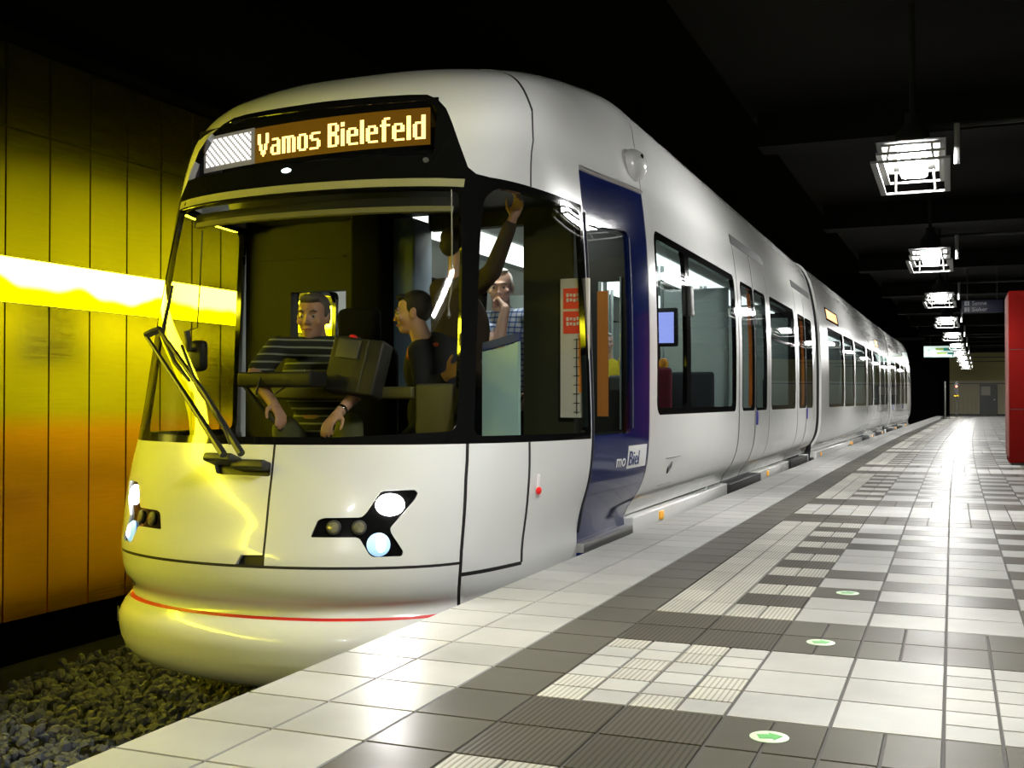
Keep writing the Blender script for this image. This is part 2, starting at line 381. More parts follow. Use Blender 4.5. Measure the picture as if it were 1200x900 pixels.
def band_mat():
    m=bpy.data.materials.new('light_band'); m.use_nodes=True; nt=m.node_tree
    for n in list(nt.nodes): nt.nodes.remove(n)
    o=nd(nt,'ShaderNodeOutputMaterial'); e=nd(nt,'ShaderNodeEmission'); g=nd(nt,'ShaderNodeNewGeometry'); sp=nd(nt,'ShaderNodeSeparateXYZ')
    nt.links.new(g.outputs['Position'],sp.inputs[0])
    cb=nd(nt,'ShaderNodeCombineXYZ'); nt.links.new(sp.outputs['Y'],cb.inputs['Y'])
    nz=nd(nt,'ShaderNodeTexNoise'); nz.inputs['Scale'].default_value=1.7; nz.inputs['Detail'].default_value=1; nt.links.new(cb.outputs[0],nz.inputs['Vector'])
    h=nd(nt,'ShaderNodeMath',operation='MULTIPLY_ADD'); h.inputs[1].default_value=.42; h.inputs[2].default_value=ZB0-.08; nt.links.new(nz.outputs['Fac'],h.inputs[0])
    d=nd(nt,'ShaderNodeMath',operation='SUBTRACT'); nt.links.new(sp.outputs['Z'],d.inputs[0]); nt.links.new(h.outputs[0],d.inputs[1])
    mr=nd(nt,'ShaderNodeMapRange',interpolation_type='SMOOTHSTEP'); mr.inputs['From Min'].default_value=-.03; mr.inputs['From Max'].default_value=.03; nt.links.new(d.outputs[0],mr.inputs['Value'])
    mx=nd(nt,'ShaderNodeMixRGB'); mx.inputs[1].default_value=(1.15,1.0,.0,1); mx.inputs[2].default_value=(7.5,6.8,.20,1); nt.links.new(mr.outputs[0],mx.inputs[0])
    nt.links.new(mx.outputs[0],e.inputs['Color']); e.inputs['Strength'].default_value=BAND; nt.links.new(e.outputs[0],o.inputs[0])
    return m
BAND=7.2
r=empty('light_band',(WX-.06,5,ZB0),'long glowing yellow and white light strip set in the metal wall','light')
MB().box((-.02,-14,0),(.03,35,ZB1-ZB0)).build('diffuser',band_mat(),r)
MB().box((.03,-14,-.006),(.066,35,0)).box((.03,-14,ZB1-ZB0),(.066,35,ZB1-ZB0+.006)).build('edge_trim',ALU,r)

# ------------------------------------------------------------------ ceiling, far end
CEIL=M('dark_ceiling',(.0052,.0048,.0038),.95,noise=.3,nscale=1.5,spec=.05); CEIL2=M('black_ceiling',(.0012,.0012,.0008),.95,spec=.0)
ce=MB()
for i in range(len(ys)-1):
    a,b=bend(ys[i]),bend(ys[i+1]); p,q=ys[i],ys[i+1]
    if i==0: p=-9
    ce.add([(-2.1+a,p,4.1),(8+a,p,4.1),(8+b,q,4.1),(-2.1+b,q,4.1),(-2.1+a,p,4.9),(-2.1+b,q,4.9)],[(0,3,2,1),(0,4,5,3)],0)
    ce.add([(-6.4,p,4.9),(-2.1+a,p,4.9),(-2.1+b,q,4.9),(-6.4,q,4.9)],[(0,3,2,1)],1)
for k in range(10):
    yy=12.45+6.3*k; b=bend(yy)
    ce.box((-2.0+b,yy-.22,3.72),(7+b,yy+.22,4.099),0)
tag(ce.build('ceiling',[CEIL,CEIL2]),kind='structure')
YE=72.6; be=bend(YE)
ENDW=M('end_wall_paint',(.50,.46,.30),.6,noise=.1,nscale=2); DOORG=M('door_grey',(.12,.12,.115),.5)
w=MB(); w.box((-.15,YE,-.01),(7.5,YE+.2,2.15)); w.box((-.15,YE-.01,2.15),(7.5,YE+.2,4.1),2); w.box((-.15,YE-.03,0),(7.5,YE,.12),1); w.box((-.15,YE-.04,1.94),(7.5,YE,2.0),1)
for k in range(9): w.box((-.1+.24*k,YE-.006,.12),(-.09+.24*k,YE,1.05),1)
tag(w.build('wall_back',[ENDW,GREYPL,M('end_wall_olive',(.30,.27,.10),.7)]),kind='structure')
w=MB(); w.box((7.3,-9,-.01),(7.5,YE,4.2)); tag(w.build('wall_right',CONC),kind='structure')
w=MB(); w.box((-7,YE+6,-1.1),(0,YE+6.3,5)); tag(w.build('wall_tunnel',M('tunnel_black',(.004,.004,.004),1)),kind='structure')
d=empty('service_door',(2.05,YE,0),'grey steel service door in the pale wall at the platform end','door')
MB().box((-.42,-.05,0),(.42,-.012,1.86)).build('leaf',DOORG,d); MB().box((-.50,-.06,0),(-.42,-.012,1.92)).box((.42,-.06,0),(.50,-.012,1.92)).box((-.5,-.06,1.86),(.5,-.012,1.92)).build('frame',GREYPL,d); MB().box((.28,-.10,.95),(.36,-.05,1.02)).build('handle',ALU,d)
MB().box((-.42,-.065,1.25),(.10,-.05,1.8)).build('notice',M('notice_paper',(.5,.48,.38),.6),d)
SIGB=M('signal_black',(.02,.02,.02),.5)
p=empty('signal_post',(.22,66.5,0),'thin signal post with a small red lamp before the end wall','signal')
MB().tube([(0,0,0),(0,0,2.0)],.03).build('post',GREYPL,p); MB().box((-.1,-.08,1.25),(.1,.08,1.95)).build('head',SIGB,p)
MB().lathe([(.055,0),(.05,.03),(0,.045)],Matrix.Translation((0,-.08,1.72))@Matrix.Rotation(math.pi/2,4,'X')).build('red_lamp',M('signal_red',(.3,.02,.01),.4,emit=(1,.25,.12),es=5),p)
MB().box((-.13,-.1,1.16),(.13,.1,1.24)).build('plate',M('signal_yellow',(.6,.42,.02),.5),p)
p=empty('barrier_post',(-.35,60,0),'slim grey post on the platform edge before the dark tunnel','post')
MB().tube([(0,0,0),(0,0,1.9)],.05).build('pole',GREYPL,p); MB().lathe([(.22,0),(.22,.05),(.08,.09),(0,.09)]).build('foot',DARKPL,p)

# red cabinet slab at the right
RED=M('red_panel',(.105,.004,.003),.85,spec=.03,noise=.12,nscale=4)
r=empty('red_kiosk',(1.4,17.3,0),'tall dark red steel kiosk standing on the platform at the right','kiosk')
MB().rbox(Vector((-.66,-.46,.03)),Vector((.95,.46,2.45)),.015).build('body',RED,r)
MB().box((-.64,-.44,0),(.93,.44,.03)).build('plinth',DARKPL,r)
MB().box((-.672,-.44,.12),(-.661,.44,2.40)).build('side_panel',M('pale_pink_panel',(.20,.07,.06),.8,spec=.1),r)
for zz in (.78,1.62): MB().box((-.655,-.4615,zz),(.945,-.4595,zz+.008)).build('panel_joint',DARKPL,r)
MB().lathe([(.035,0),(.03,.012),(0,.014)],Matrix.Translation((-.02,-.46,2.05))@Matrix.Rotation(math.pi/2,4,'X')).build('badge',INTW,r)

# ------------------------------------------------------------------ hanging line sign and lit sign
def text_mesh(body, size, depth=.002):
    c=bpy.data.curves.new('t','FONT'); c.body=body; c.size=size; c.extrude=depth; c.resolution_u=3
    o=bpy.data.objects.new('t',c); COL.objects.link(o); bpy.context.view_layer.update()
    me=bpy.data.meshes.new_from_object(o.evaluated_get(bpy.context.evaluated_depsgraph_get()))
    bpy.data.objects.remove(o); bpy.data.curves.remove(c)
    return me
def text_obj(name, body, size, mat, parent, mtx):
    me=text_mesh(body,size); me.transform(mtx); me.materials.clear(); me.materials.append(mat); me.name=name
    o=bpy.data.objects.new(name,me); COL.objects.link(o); o.parent=parent
    return o
SB=M('sign_navy',(.008,.010,.04),.4); SWH=M('sign_white',(.55,.57,.62),.5)
c0=Vector((0.621,26.095,2.981))  # centres of both signs baked from image pixels at a chosen depth
r=empty('line_sign',c0,'dark blue hanging sign listing two tram lines beside the red kiosk','sign')
MB().rbox(Vector((-.42,-.04,-.14)),Vector((.42,.04,.14)),.01).build('panel',SB,r)
RX=Matrix.Rotation(math.pi/2,4,'X')
for z,n,t in ((.02,'1','Senne'),(-.115,'2','Sieker')):
    MB().box((-.36,-.044,z),(-.26,-.04,z+.1)).build('line_badge',SWH,r)
    text_obj('line_number',n,.12,SB,r,Matrix.Translation((-.338,-.047,z+.008))@RX)
    text_obj('lettering',t,.125,SWH,r,Matrix.Translation((-.21,-.043,z+.008))@RX)
MB().tube([(-.3,0,.14),(-.3,0,4.1-c0.z)],.012).build('hanger',DARKPL,r); MB().tube([(.3,0,.14),(.3,0,4.1-c0.z)],.012).build('hanger',DARKPL,r)
c0=Vector((-0.422,53.707,3.165))
LIT=M('lit_sign_face',(.8,.85,.8),.5,emit=(.72,.95,.86),es=.75)
r=empty('exit_sign',c0,'backlit white and green sign hanging over the far platform','sign')
MB().rbox(Vector((-.80,-.08,-.27)),Vector((.80,.08,.27)),.02).build('casing',M('sign_casing',(.05,.12,.10),.5),r)
MB().box((-.78,-.09,-.24),(.78,-.08,.25)).build('face',LIT,r)
GRN=M('sign_green',(.02,.25,.18),.5,emit=(.02,.28,.20),es=.5); OLG=M('sign_olive',(.3,.45,.1),.5,emit=(.33,.5,.12),es=.6)
MB().box((-.28,-.096,.06),(.06,-.09,.17)).box((-.22,-.096,-.12),(.2,-.09,-.03)).build('olive_field',OLG,r)
MB().box((.06,-.096,.03),(.5,-.09,.17)).box((.22,-.096,-.14),(.5,-.09,-.05)).build('green_field',GRN,r)
for q_ in (((-.62,-.096,.02),(-.5,-.09,.12)),((-.6,-.096,-.14),(-.5,-.09,-.05))): MB().box(*q_).build('pictogram',M('sign_faint',(.5,.62,.58),.5,emit=(.5,.7,.62),es=.6),r)
MB().tube([(-.5,0,.27),(-.5,0,4.1-c0.z)],.02).build('hanger',DARKPL,r); MB().tube([(.5,0,.27),(.5,0,4.1-c0.z)],.02).build('hanger',DARKPL,r)

# ------------------------------------------------------------------ platform luminaires
FRM=M('luminaire_white',(.14,.14,.13),.4); LAMPM=[M('luminaire_lens',(1,1,1),.4,emit=(1,.99,.96),es=235),M('luminaire_glass_side',(1,1,1),.4,emit=(1,.99,.96),es=360)]
HOUS=M('luminaire_housing',(.010,.010,.009),.8,spec=.1)
def luminaire(loc,label):
    r=empty('ceiling_luminaire',loc,label,'lamp','louvred lamps along the platform')
    for k,(w,l,z) in enumerate(((.56,1.38,0),(.49,1.24,.075),(.42,1.10,.15))):
        s=.045; m=MB(); t=.018
        m.box((-w/2,-l/2,z),(-w/2+s,l/2,z+t)).box((w/2-s,-l/2,z),(w/2,l/2,z+t)).box((-w/2+s,-l/2,z),(w/2-s,-l/2+.02,z+t)).box((-w/2+s,l/2-.02,z),(w/2-s,l/2,z+t))
        m.build('louvre_frame',FRM,r)
    for sx in (-1,1):
        for sy in (-1,1):
            MB().tube([(sx*.16,sy*.66,.01),(sx*.15,sy*.52,.165)],.010,n=6).build('frame_strut',FRM,r)
    lm=MB().rbox(Vector((-.105,-.42,.075)),Vector((.105,.42,.17)),.03).build('lamp',LAMPM,r)
    for q in lm.data.polygons: q.material_index = 0 if q.normal.z<-.8 else 1
    MB().rbox(Vector((-.115,-.48,.172)),Vector((.115,.48,.27)),.03).box((-.25,-.60,.176),(.25,.60,.188)).build('housing',HOUS,r)
    m=MB(); m.lathe([(.13,.27),(.13,.36),(.06,.44),(.06,.52)]); m.tube([(0,0,.5),(0,0,4.1-loc[2])],.025); m.build('hanger',HOUS,r)
    m=MB(); m.tube([(-.02,0,.40),(3.2,.05,.40)],.022,n=8); m.build('support_rail',HOUS,r)
    MB().tube([(.33,-.05,.08),(.33,-.05,.40)],.022,n=8).build('conduit',M('conduit_grey',(.11,.11,.10),.5),r)
    return r
ORD=['nearest','second','third','fourth','fifth','sixth','seventh','eighth','ninth','farthest']
L0=None
for k in range(10):
    t=9.32+6.25*k
    loc=(-.285+bend(t),t,2.69)
    lab='%s louvred lamp hanging in the row above the platform'%ORD[k]
    if L0 is None: L0=luminaire(loc,lab)
    else:
        r=copy_tree(L0); r.location=loc; r['label']=lab; r.rotation_euler=(0,0,-slope(t))
# the rest of the same lamp rows, out of the frame: nearer along this row, and the row over the other platform edge
for x,t,lab in ((-.285,3.6,'louvred lamp over the platform just outside the view'),(-.285,-3.2,'louvred lamp over the platform behind the viewer')):
    r=copy_tree(L0); r.location=(x,t,2.69); r['label']=lab
# ------------------------------------------------------------------ the tram
tram=empty('tram',(XC,10,RAIL),'long white articulated tram standing at the platform with a dark blue front door','tram')
TB=Matrix.Translation((0,-10,-RAIL))           # car frame (x from the centre line, y along the track, z from platform) -> tram
S3=lambda p,r: S(p,r)
def nrm(fn,p,r):
    h=.004
    a=fn(p+h,r)-fn(p-h,r); b=fn(p,r+h)-fn(p,r-h); n=np.cross(a,b); return n/np.maximum(np.linalg.norm(n,axis=-1,keepdims=True),1e-9)
def side_fn(s,r):                              # plain car side: s runs along the track
    P=S(np.full_like(np.asarray(s,float),11.0),r); P[...,1]=s; return P
def rrect(x0,x1,y0,y1,rad=.06,n=5):
    out=[]
    for cx,cy,a0 in ((x1-rad,y0+rad,-90),(x1-rad,y1-rad,0),(x0+rad,y1-rad,90),(x0+rad,y0+rad,180)):
        out += [(cx+rad*math.cos(math.radians(a0+90*k/n)),cy+rad*math.sin(math.radians(a0+90*k/n))) for k in range(n+1)]
    return out
def rect(x0,x1,y0,y1): return [(x0,y0),(x1,y0),(x1,y1),(x0,y1)]
def rounded(poly,rad=.03,n=4):
    out=[]; N=len(poly)
    for i in range(N):
        p=Vector(poly[i]); a=Vector(poly[i-1])-p; b=Vector(poly[(i+1)%N])-p
        k=min(rad,.4*a.length,.4*b.length); A=p+a.normalized()*k; B=p+b.normalized()*k
        for j in range(n+1):
            t=j/n; q=A*(1-t)**2+p*2*t*(1-t)+B*t*t; out.append((q.x,q.y))
    return out
def strip(line,w):
    "polygon of width w along a polyline"
    L=[];R=[]
    for i,q in enumerate(line):
        a=Vector(line[max(i-1,0)]); b=Vector(line[min(i+1,len(line)-1)]); d=(b-a).normalized(); n=Vector((-d.y,d.x))*w/2; q=Vector(q)
        L.append(tuple(q+n)); R.append(tuple(q-n))
    return L+R[::-1]
def mirror(poly): return [(-x,y) for x,y in poly][::-1]
def inside(poly,X,Y):
    c=np.zeros(X.shape,bool); n=len(poly)
    for i in range(n):
        x1,y1=poly[i]; x2,y2=poly[i-1]
        if y1==y2: continue
        c ^= ((y1>Y)!=(y2>Y)) & (X < (x2-x1)*(Y-y1)/(y2-y1)+x1)
    return c
def cut(fn, dom, regions, ps, rs, seg=.06):
    """split the surface fn over dom=(p0,p1,r0,r1) into regions [(name, polygon)], later ones win.
    returns {name: (points2d, triangles)}"""
    pts=[]; edges=[]
    for name,poly in [('',rect(*dom))]+regions:
        poly=[(min(max(x,dom[0]),dom[1]),min(max(y,dom[2]),dom[3])) for x,y in poly]
        d=[]
        for i in range(len(poly)):
            a=Vector(poly[i]); b=Vector(poly[(i+1)%len(poly)]); L=(b-a).length
            if L<1e-6: continue
            sg=seg if abs(a.x)<4.2 or abs(b.x-a.x)<1e-3 else .5
            k=max(1,int(L/sg)); d += [a+(b-a)*(j/k) for j in range(k)]
        o=len(pts); pts += d; edges += [(o+i,o+(i+1)%len(d)) for i in range(len(d))]
    A=np.array([[p.x,p.y] for p in pts])
    gp,gr=np.meshgrid(ps,rs); G=np.stack([gp.ravel(),gr.ravel()],1)
    G=G[(G[:,0]>dom[0]+.01)&(G[:,0]<dom[1]-.01)&(G[:,1]>dom[2]+.01)&(G[:,1]<dom[3]-.01)]
    keep=np.ones(len(G),bool)
    for i in range(0,len(G),2000):
        dd=np.abs(G[i:i+2000,None,:]-A[None]); keep[i:i+2000]=~((dd[...,0]<.022)&(dd[...,1]<.022)).any(1)
    G=G[keep]
    allv=[Vector((float(x),float(y))) for x,y in np.concatenate([A,G])]
    v,e,f,_,_,_=delaunay_2d_cdt(allv,edges,[],0,1e-5)
    V=np.array([[q.x,q.y] for q in v]); T=np.array([t for t in f if len(t)==3])
    C=V[T].mean(1)
    ok=(C[:,0]>dom[0])&(C[:,0]<dom[1])&(C[:,1]>dom[2])&(C[:,1]<dom[3]); T=T[ok]; C=C[ok]
    lab=np.full(len(T),-1)
    for i,(n,poly) in enumerate(regions): lab[inside(poly,C[:,0],C[:,1])]=i
    out={}
    for i,(n,poly) in enumerate(regions):
        t=T[lab==i]
        if len(t)==0: continue
        u,inv_=np.unique(t,return_inverse=True); out.setdefault(n,[]).append((V[u],inv_.reshape(-1,3)))
    return out
def panel(name, piece, fn, mat, parent=tram, off=0., thick=.03, M4=None, sub=False):
    P2,T=piece; P3=fn(P2[:,0],P2[:,1]); N3=nrm(fn,P2[:,0],P2[:,1]); A=P3+N3*off
    # make triangles face outwards
    c=np.cross(A[T[:,1]]-A[T[:,0]],A[T[:,2]]-A[T[:,0]]); fl_=(c*N3[T[:,0]]).sum(1)<0; T=T.copy(); T[fl_]=T[fl_][:,::-1]
    vs=A.tolist(); fs=T.tolist(); ns=[N3[i] for t in T for i in t]; 
    if thick:
        E={}
        for t in T.tolist():
            for a,b in ((t[0],t[1]),(t[1],t[2]),(t[2],t[0])): E[(a,b)]=E.get((a,b),0)+1
        bd=[(a,b) for (a,b) in E if (b,a) not in E]
        for a,b in bd:
            o=len(vs); qa=A[a]-N3[a]*thick; qb=A[b]-N3[b]*thick
            vs += [A[a].tolist(),A[b].tolist(),qb.tolist(),qa.tolist()]; fs.append([o+1,o,o+3,o+2])
            fn_=np.cross(A[a]-A[b],qa-A[a]); fn_=fn_/max(np.linalg.norm(fn_),1e-9); ns += [fn_]*4
    me=bpy.data.meshes.new(name); me.from_pydata(vs,[],fs); me.polygons.foreach_set('use_smooth',[True]*len(fs))
    me.materials.append(mat); me.normals_split_custom_set([tuple(n) for n in ns])
    o=bpy.data.objects.new(name,me); COL.objects.link(o); o.parent=parent
    if not sub: o.matrix_local = TB@(M4 or Matrix())
    return o
def place(o, M4=None):                          # put a part built in the car frame under the tram
    o.parent=tram; o.matrix_local=TB@(M4 or Matrix()); return o
def disc_on(fn,p,r,rad,depth=.0,n=24):
    "frame at a surface point: z outwards, x along the surface"
    P=fn(np.array([p]),np.array([r]))[0]; N=nrm(fn,np.array([p]),np.array([r]))[0]
    z=Vector(N); x=Vector((0,0,1)).cross(z).normalized(); y=z.cross(x); P=Vector(P)+z*depth
    return Matrix(((x.x,y.x,z.x,P.x),(x.y,y.y,z.y,P.y),(x.z,y.z,z.z,P.z),(0,0,0,1)))

# ---- car A (nose towards the camera) : everything in (p, r) on the surface, p = path from the nose centre, r = height up to 2.5 then over the roof
PL=13.5
mask=[(.55,2.622),(.656,2.614),(.73,2.574),(.805,2.5),(.879,2.397),(.979,2.222),(1.03,2.144),(1.10,2.109),(1.22,2.098),(2.345,2.09),(2.345,.672),(1.6,.678),(1.13,.684),(.64,.685)]  # mask, headlight and seam outlines traced from image pixels onto the nose surface
mask=[(x*.98 if y>2.3 else x,y) for x,y in mask]
mask_full=mask+[(0,.683)]+[(-x*(1.10 if y>2.3 else 1),y) for x,y in mask][::-1]+[(0,2.635)]
dispw=rounded([(.80,2.21),(.745,2.49),(.66,2.565),(-.74,2.58),(-.875,2.50),(-.975,2.30),(-1.0,2.21)],.03)
ws=[(1.0,2.02),(1.055,1.655),(1.066,1.2),(1.055,.75),(.5,.722)]
ws_full=rounded(ws+[(-x,y) for x,y in ws][::-1],.05)
cabw=rounded([(1.185,1.98),(1.3,2.045),(2.31,2.05),(2.30,.71),(1.16,.722)],.06)
door=[(2.36,.03),(3.45,.03),(3.45,2.345),(2.36,2.31)]
dglass=rounded([(2.395,1.98),(3.07,2.03),(3.08,.69),(2.395,.69)],.05)
hl=[(.435,.248),(.457,.326),(.484,.337),(.653,.339),(.674,.363),(.721,.458),(.737,.466),(.874,.467),(.890,.451),(.879,.422),(.785,.287),(.792,.264),(.859,.174),(.855,.152),(.729,.152),(.711,.164),(.659,.238),(.641,.245),(.443,.245)]
D1=(6.91,8.82); D2=(11.30,13.20)
R=[('body_shell',rect(-PL,PL,-.62,4.2))]
R.append(('nose_fairing',[(-1.7,2.05),(1.7,2.05),(1.69,2.36),(1.57,2.54),(1.36,2.69),(1.13,2.845),(.9,3.0),(.75,3.4),(.7,4.2),(-.7,4.2),(-.75,3.4),(-.9,3.0),(-1.13,2.845),(-1.36,2.69),(-1.57,2.54),(-1.69,2.36)]))
for s in (1,-1):
    m=(lambda q: q) if s==1 else mirror
    R.append(('none',m(rect(2.36,PL,-.62,.10))))
R.append(('lower_bumper',rect(-2.36,2.36,-.62,-.165)))
R.append(('red_line',rect(-1.30,1.30,-.172,-.154)))
R.append(('upper_bumper',rect(-1.163,1.163,-.154,.095)))
R.append(('bumper_side',rect(1.163,2.36,-.165,.03))); R.append(('bumper_side',rect(-2.36,-1.163,-.165,.03)))
R.append(('front_panel',[(.215,.095),(1.163,.095),(1.126,.515),(1.123,.684),(.19,.684)]))
R.append(('front_panel',[(-1.163,.095),(.215,.095),(.19,.684),(-1.123,.684),(-1.126,.515)]))
for s in (1,-1):
    m=(lambda q: q) if s==1 else mirror
    R.append(('cab_side_panel',m([(1.163,.03),(1.607,.03),(1.6,.684),(1.123,.684),(1.126,.515)])))
    R.append(('cab_side_panel',m([(1.607,.03),(2.36,.03),(2.36,.684),(1.6,.684)])))
R.append(('front_mask',mask_full))
R.append(('windscreen',ws_full)); R.append(('display_window',dispw))
for s in (1,-1):
    m=(lambda q: q) if s==1 else mirror
    R.append(('cab_window',m(cabw)))
    if s>0:
        R.append(('door_blue',m(door))); R.append(('door_glass',m(dglass)))
        R.append(('window_frame',m(rrect(3.66,6.78,.80,2.13,.10))))
        R.append(('window_pane',m(rrect(3.72,4.62,.85,2.07,.06)))); R.append(('window_pane',m(rrect(4.76,6.73,.85,2.07,.06))))
    else:                       # wall side: flank closed up to brighten the wall, small window behind the cab
        R.append(('window_frame',m(rrect(3.10,3.75,1.22,1.78,.05)))); R.append(('window_clear',m(rrect(3.14,3.71,1.26,1.74,.04))))
        R.append(('window_frame',m(rrect(5.4,6.78,.80,2.13,.10)))); R.append(('window_pane',m(rrect(5.45,6.73,.85,2.07,.06))))
    for d0,d1 in (D1,D2):
        mid=(d0+d1)/2
        R.append(('door_leaf',m(rect(d0,mid-.01,.10,2.46)))); R.append(('door_leaf',m(rect(mid+.01,d1,.10,2.46))))
        R.append(('door_frame_black',m(rrect(d0+.16,mid-.02,.80,2.11,.08)))); R.append(('door_frame_black',m(rrect(mid+.02,d1-.16,.80,2.11,.08))))
        R.append(('door_pane',m(rrect(d0+.20,mid-.05,.83,2.07,.06)))); R.append(('door_pane',m(rrect(mid+.05,d1-.20,.83,2.07,.06))))
        R.append(('door_gap',m(rect(mid-.035,mid+.035,.10,2.46))))
        R.append(('door_header',m(rect(d0-.06,d1+.04,2.46,2.55))))
        R.append(('seam',m(strip([(d0,.10),(d0,2.46)],.055)))); R.append(('seam',m(strip([(d1,.10),(d1,2.46)],.03))))
    R.append(('window_frame',m(rrect(8.98,11.10,.80,2.13,.08)))); R.append(('window_pane',m(rrect(9.03,11.05,.85,1.62,.05)))); R.append(('window_hopper',m(rrect(9.03,11.05,1.66,2.08,.05))))
    R.append(('seam',m(strip([(3.46,.10),(3.46,2.36),(3.50,2.52),(3.535,2.73),(3.68,2.91),(3.75,3.3),(3.78,4.19)],.02))))
    R.append(('seam',m(strip([(1.69,2.09),(1.688,2.362),(1.568,2.543),(1.364,2.69),(1.134,2.844),(.9,3.0),(.75,3.4),(.7,4.19)],.022))))
    R.append(('seam',m(strip([(1.123,.684),(1.126,.515),(1.162,.094),(1.162,.03),(1.163,-.15)],.020))))
    R.append(('seam',m(strip([(1.6,.68),(1.608,.3),(1.607,.03)],.022)))); R.append(('seam',m(strip([(1.165,.035),(1.607,.026)],.020))))
R.append(('seam',strip([(.19,.684),(.203,.523),(.22,.10)],.012)))
R.append(('seam',strip([(-1.2,.095),(-.6,.1),(0,.1),(.6,.1),(1.163,.095)],.014)))
R.append(('seam',strip([(-PL,.105),(-2.36,.105)],.012))); 
for s in (1,-1): R.append(('headlight',rounded(hl if s==1 else mirror(hl),.018)))
R.append(('tow_hatch',[(.07,.104),(.098,.152),(.212,.157),(.218,.107)]))
R.append(('wiper_recess',rounded([(-.15,.62),(-.11,.535),(.196,.53),(.188,.60)],.015)))
ps=np.concatenate([np.arange(-4.2,4.21,.06),np.arange(4.3,13.45,.13),-np.arange(4.5,13.45,.3)]); rs=np.arange(-.58,4.19,.055)
pc=cut(S3,(-PL,PL,-.62,4.2),R,ps,rs)
MATMAP={'body_shell':WHITE,'nose_fairing':WHITE,'lower_bumper':WHITE,'red_line':REDLINE,'upper_bumper':WHITE,'bumper_side':WHITE,'front_panel':WHITE,'cab_side_panel':WHITE,
 'front_mask':BLACK,'windscreen':GL_FRONT,'cab_window':GL_CAB,'display_window':GL_DISP,'window_clear':GL_CAB,'door_frame_black':BLACK,'door_blue':NAVY,'door_glass':GL_SIDE,'window_frame':BLACK,'window_pane':GL_SIDE,'door_leaf':WHITE,'door_pane':GL_SIDE,'door_gap':RUBBER,'door_header':RUBBER,
 'window_hopper':GL_SIDE,'seam':RUBBER,'headlight':BLACK,'tow_hatch':DARKPL,'wiper_recess':DARKPL}
RENAME={'body_shell':'body_shell','front_mask':'windscreen_surround','door_blue':'front_door','door_glass':'front_door','none':None}
OFF={'seam':-.001,'headlight':-.012,'windscreen':-.004,'cab_window':-.003,'door_glass':-.004,'window_pane':-.003,'door_pane':-.003,'window_hopper':-.003,'door_gap':-.002,'tow_hatch':-.03,'wiper_recess':-.03,'window_frame':-.003,'door_header':.006,'lower_bumper':.012,'red_line':.002}
OFF['display_window']=-.003
OFF['window_clear']=-.01
THK={k:0 for k in ('window_clear','display_window','windscreen','cab_window','door_glass','window_pane','door_pane','window_hopper','seam')}
# connected pieces of one region become one part each
def split_islands(piece):
    P,T=piece; par=list(range(len(P)))
    def f(a):
        while par[a]!=a: par[a]=par[par[a]]; a=par[a]
        return a
    for t in T: 
        a=f(t[0])
        for b in t[1:]: par[f(b)]=a
    root=np.array([f(t[0]) for t in T]); out=[]
    for r_ in np.unique(root):
        t=T[root==r_]; u,i=np.unique(t,return_inverse=True); out.append((P[u],i.reshape(-1,3)))
    return out
def merge(pieces):
    P=[];T=[];o=0
    for p,t in pieces: P.append(p);T.append(t+o);o+=len(p)
    return np.concatenate(P),np.concatenate(T)
carA=[]          # roots of parts, reused for the far end of the train
parts={}
def emit(pc, fn, M4=None, store=None):
    made={}
    for n,pieces in pc.items():
        if n=='none': continue
        if n=='red_line' or (n=='seam' and fn is S3): lst=[merge(pieces)]
        else: lst=[q for p in pieces for q in split_islands(p)]
        for q in lst:
            if len(q[1])<2: continue
            c=q[0].mean(0)
            mt_=MATMAP[n]
            if mt_ is GL_SIDE and fn is S3 and c[0]<0: mt_=GL_BLOCK
            o=panel({'door_frame_black':'door_window_frame','seam':'panel_joint','front_mask':'windscreen_surround'}.get(n,n),q,fn,mt_,tram,OFF.get(n,0),THK.get(n,.035),M4)
            made.setdefault(n,[]).append((o,c))
            if store is not None: store.append(o)
    # panes belong to their door leaf, glass to the blue door
    def adopt(child,par):
        for o,c in made.get(child,[]):
            b=min(made.get(par,[]),key=lambda q:np.hypot(*(q[1]-c)),default=None)
            if b:
                o.parent=b[0]; o.matrix_local=Matrix()
                if store is not None and o in store: store.remove(o)
    adopt('door_frame_black','door_leaf'); adopt('door_pane','door_leaf'); adopt('door_glass','door_blue'); adopt('window_pane','window_frame'); adopt('window_hopper','window_frame'); adopt('window_clear','window_frame')
    for o,c in made.get('door_blue',[]): o.name='front_door'; o['label']='dark blue front door leaf'
    return made
mA=emit(pc,S3,None,carA)
mA['lower_bumper'][0][0]['label']='lower white bumper apron'
def addA(o,M4=None):
    place(o,M4); carA.append(o); return o
def sub(o,parent):
    o.parent=parent; o.matrix_local=Matrix(); return o
hlR=[o for o,c in mA['headlight'] if c[0]>0][0]; hlL=[o for o,c in mA['headlight'] if c[0]<0][0]
WL=M('headlamp_white',(1,1,1),.3,emit=(1,.97,.95),es=30); BL=M('headlamp_bluish',(.6,.8,1),.2,emit=(.22,.52,1),es=.75); BLC=M('headlamp_core',(1,1,1),.3,emit=(.9,.97,1),es=14)
LENS=M('lens_amber_clear',(.50,.47,.30),.15,metal=.6,noise=.7,nscale=90)
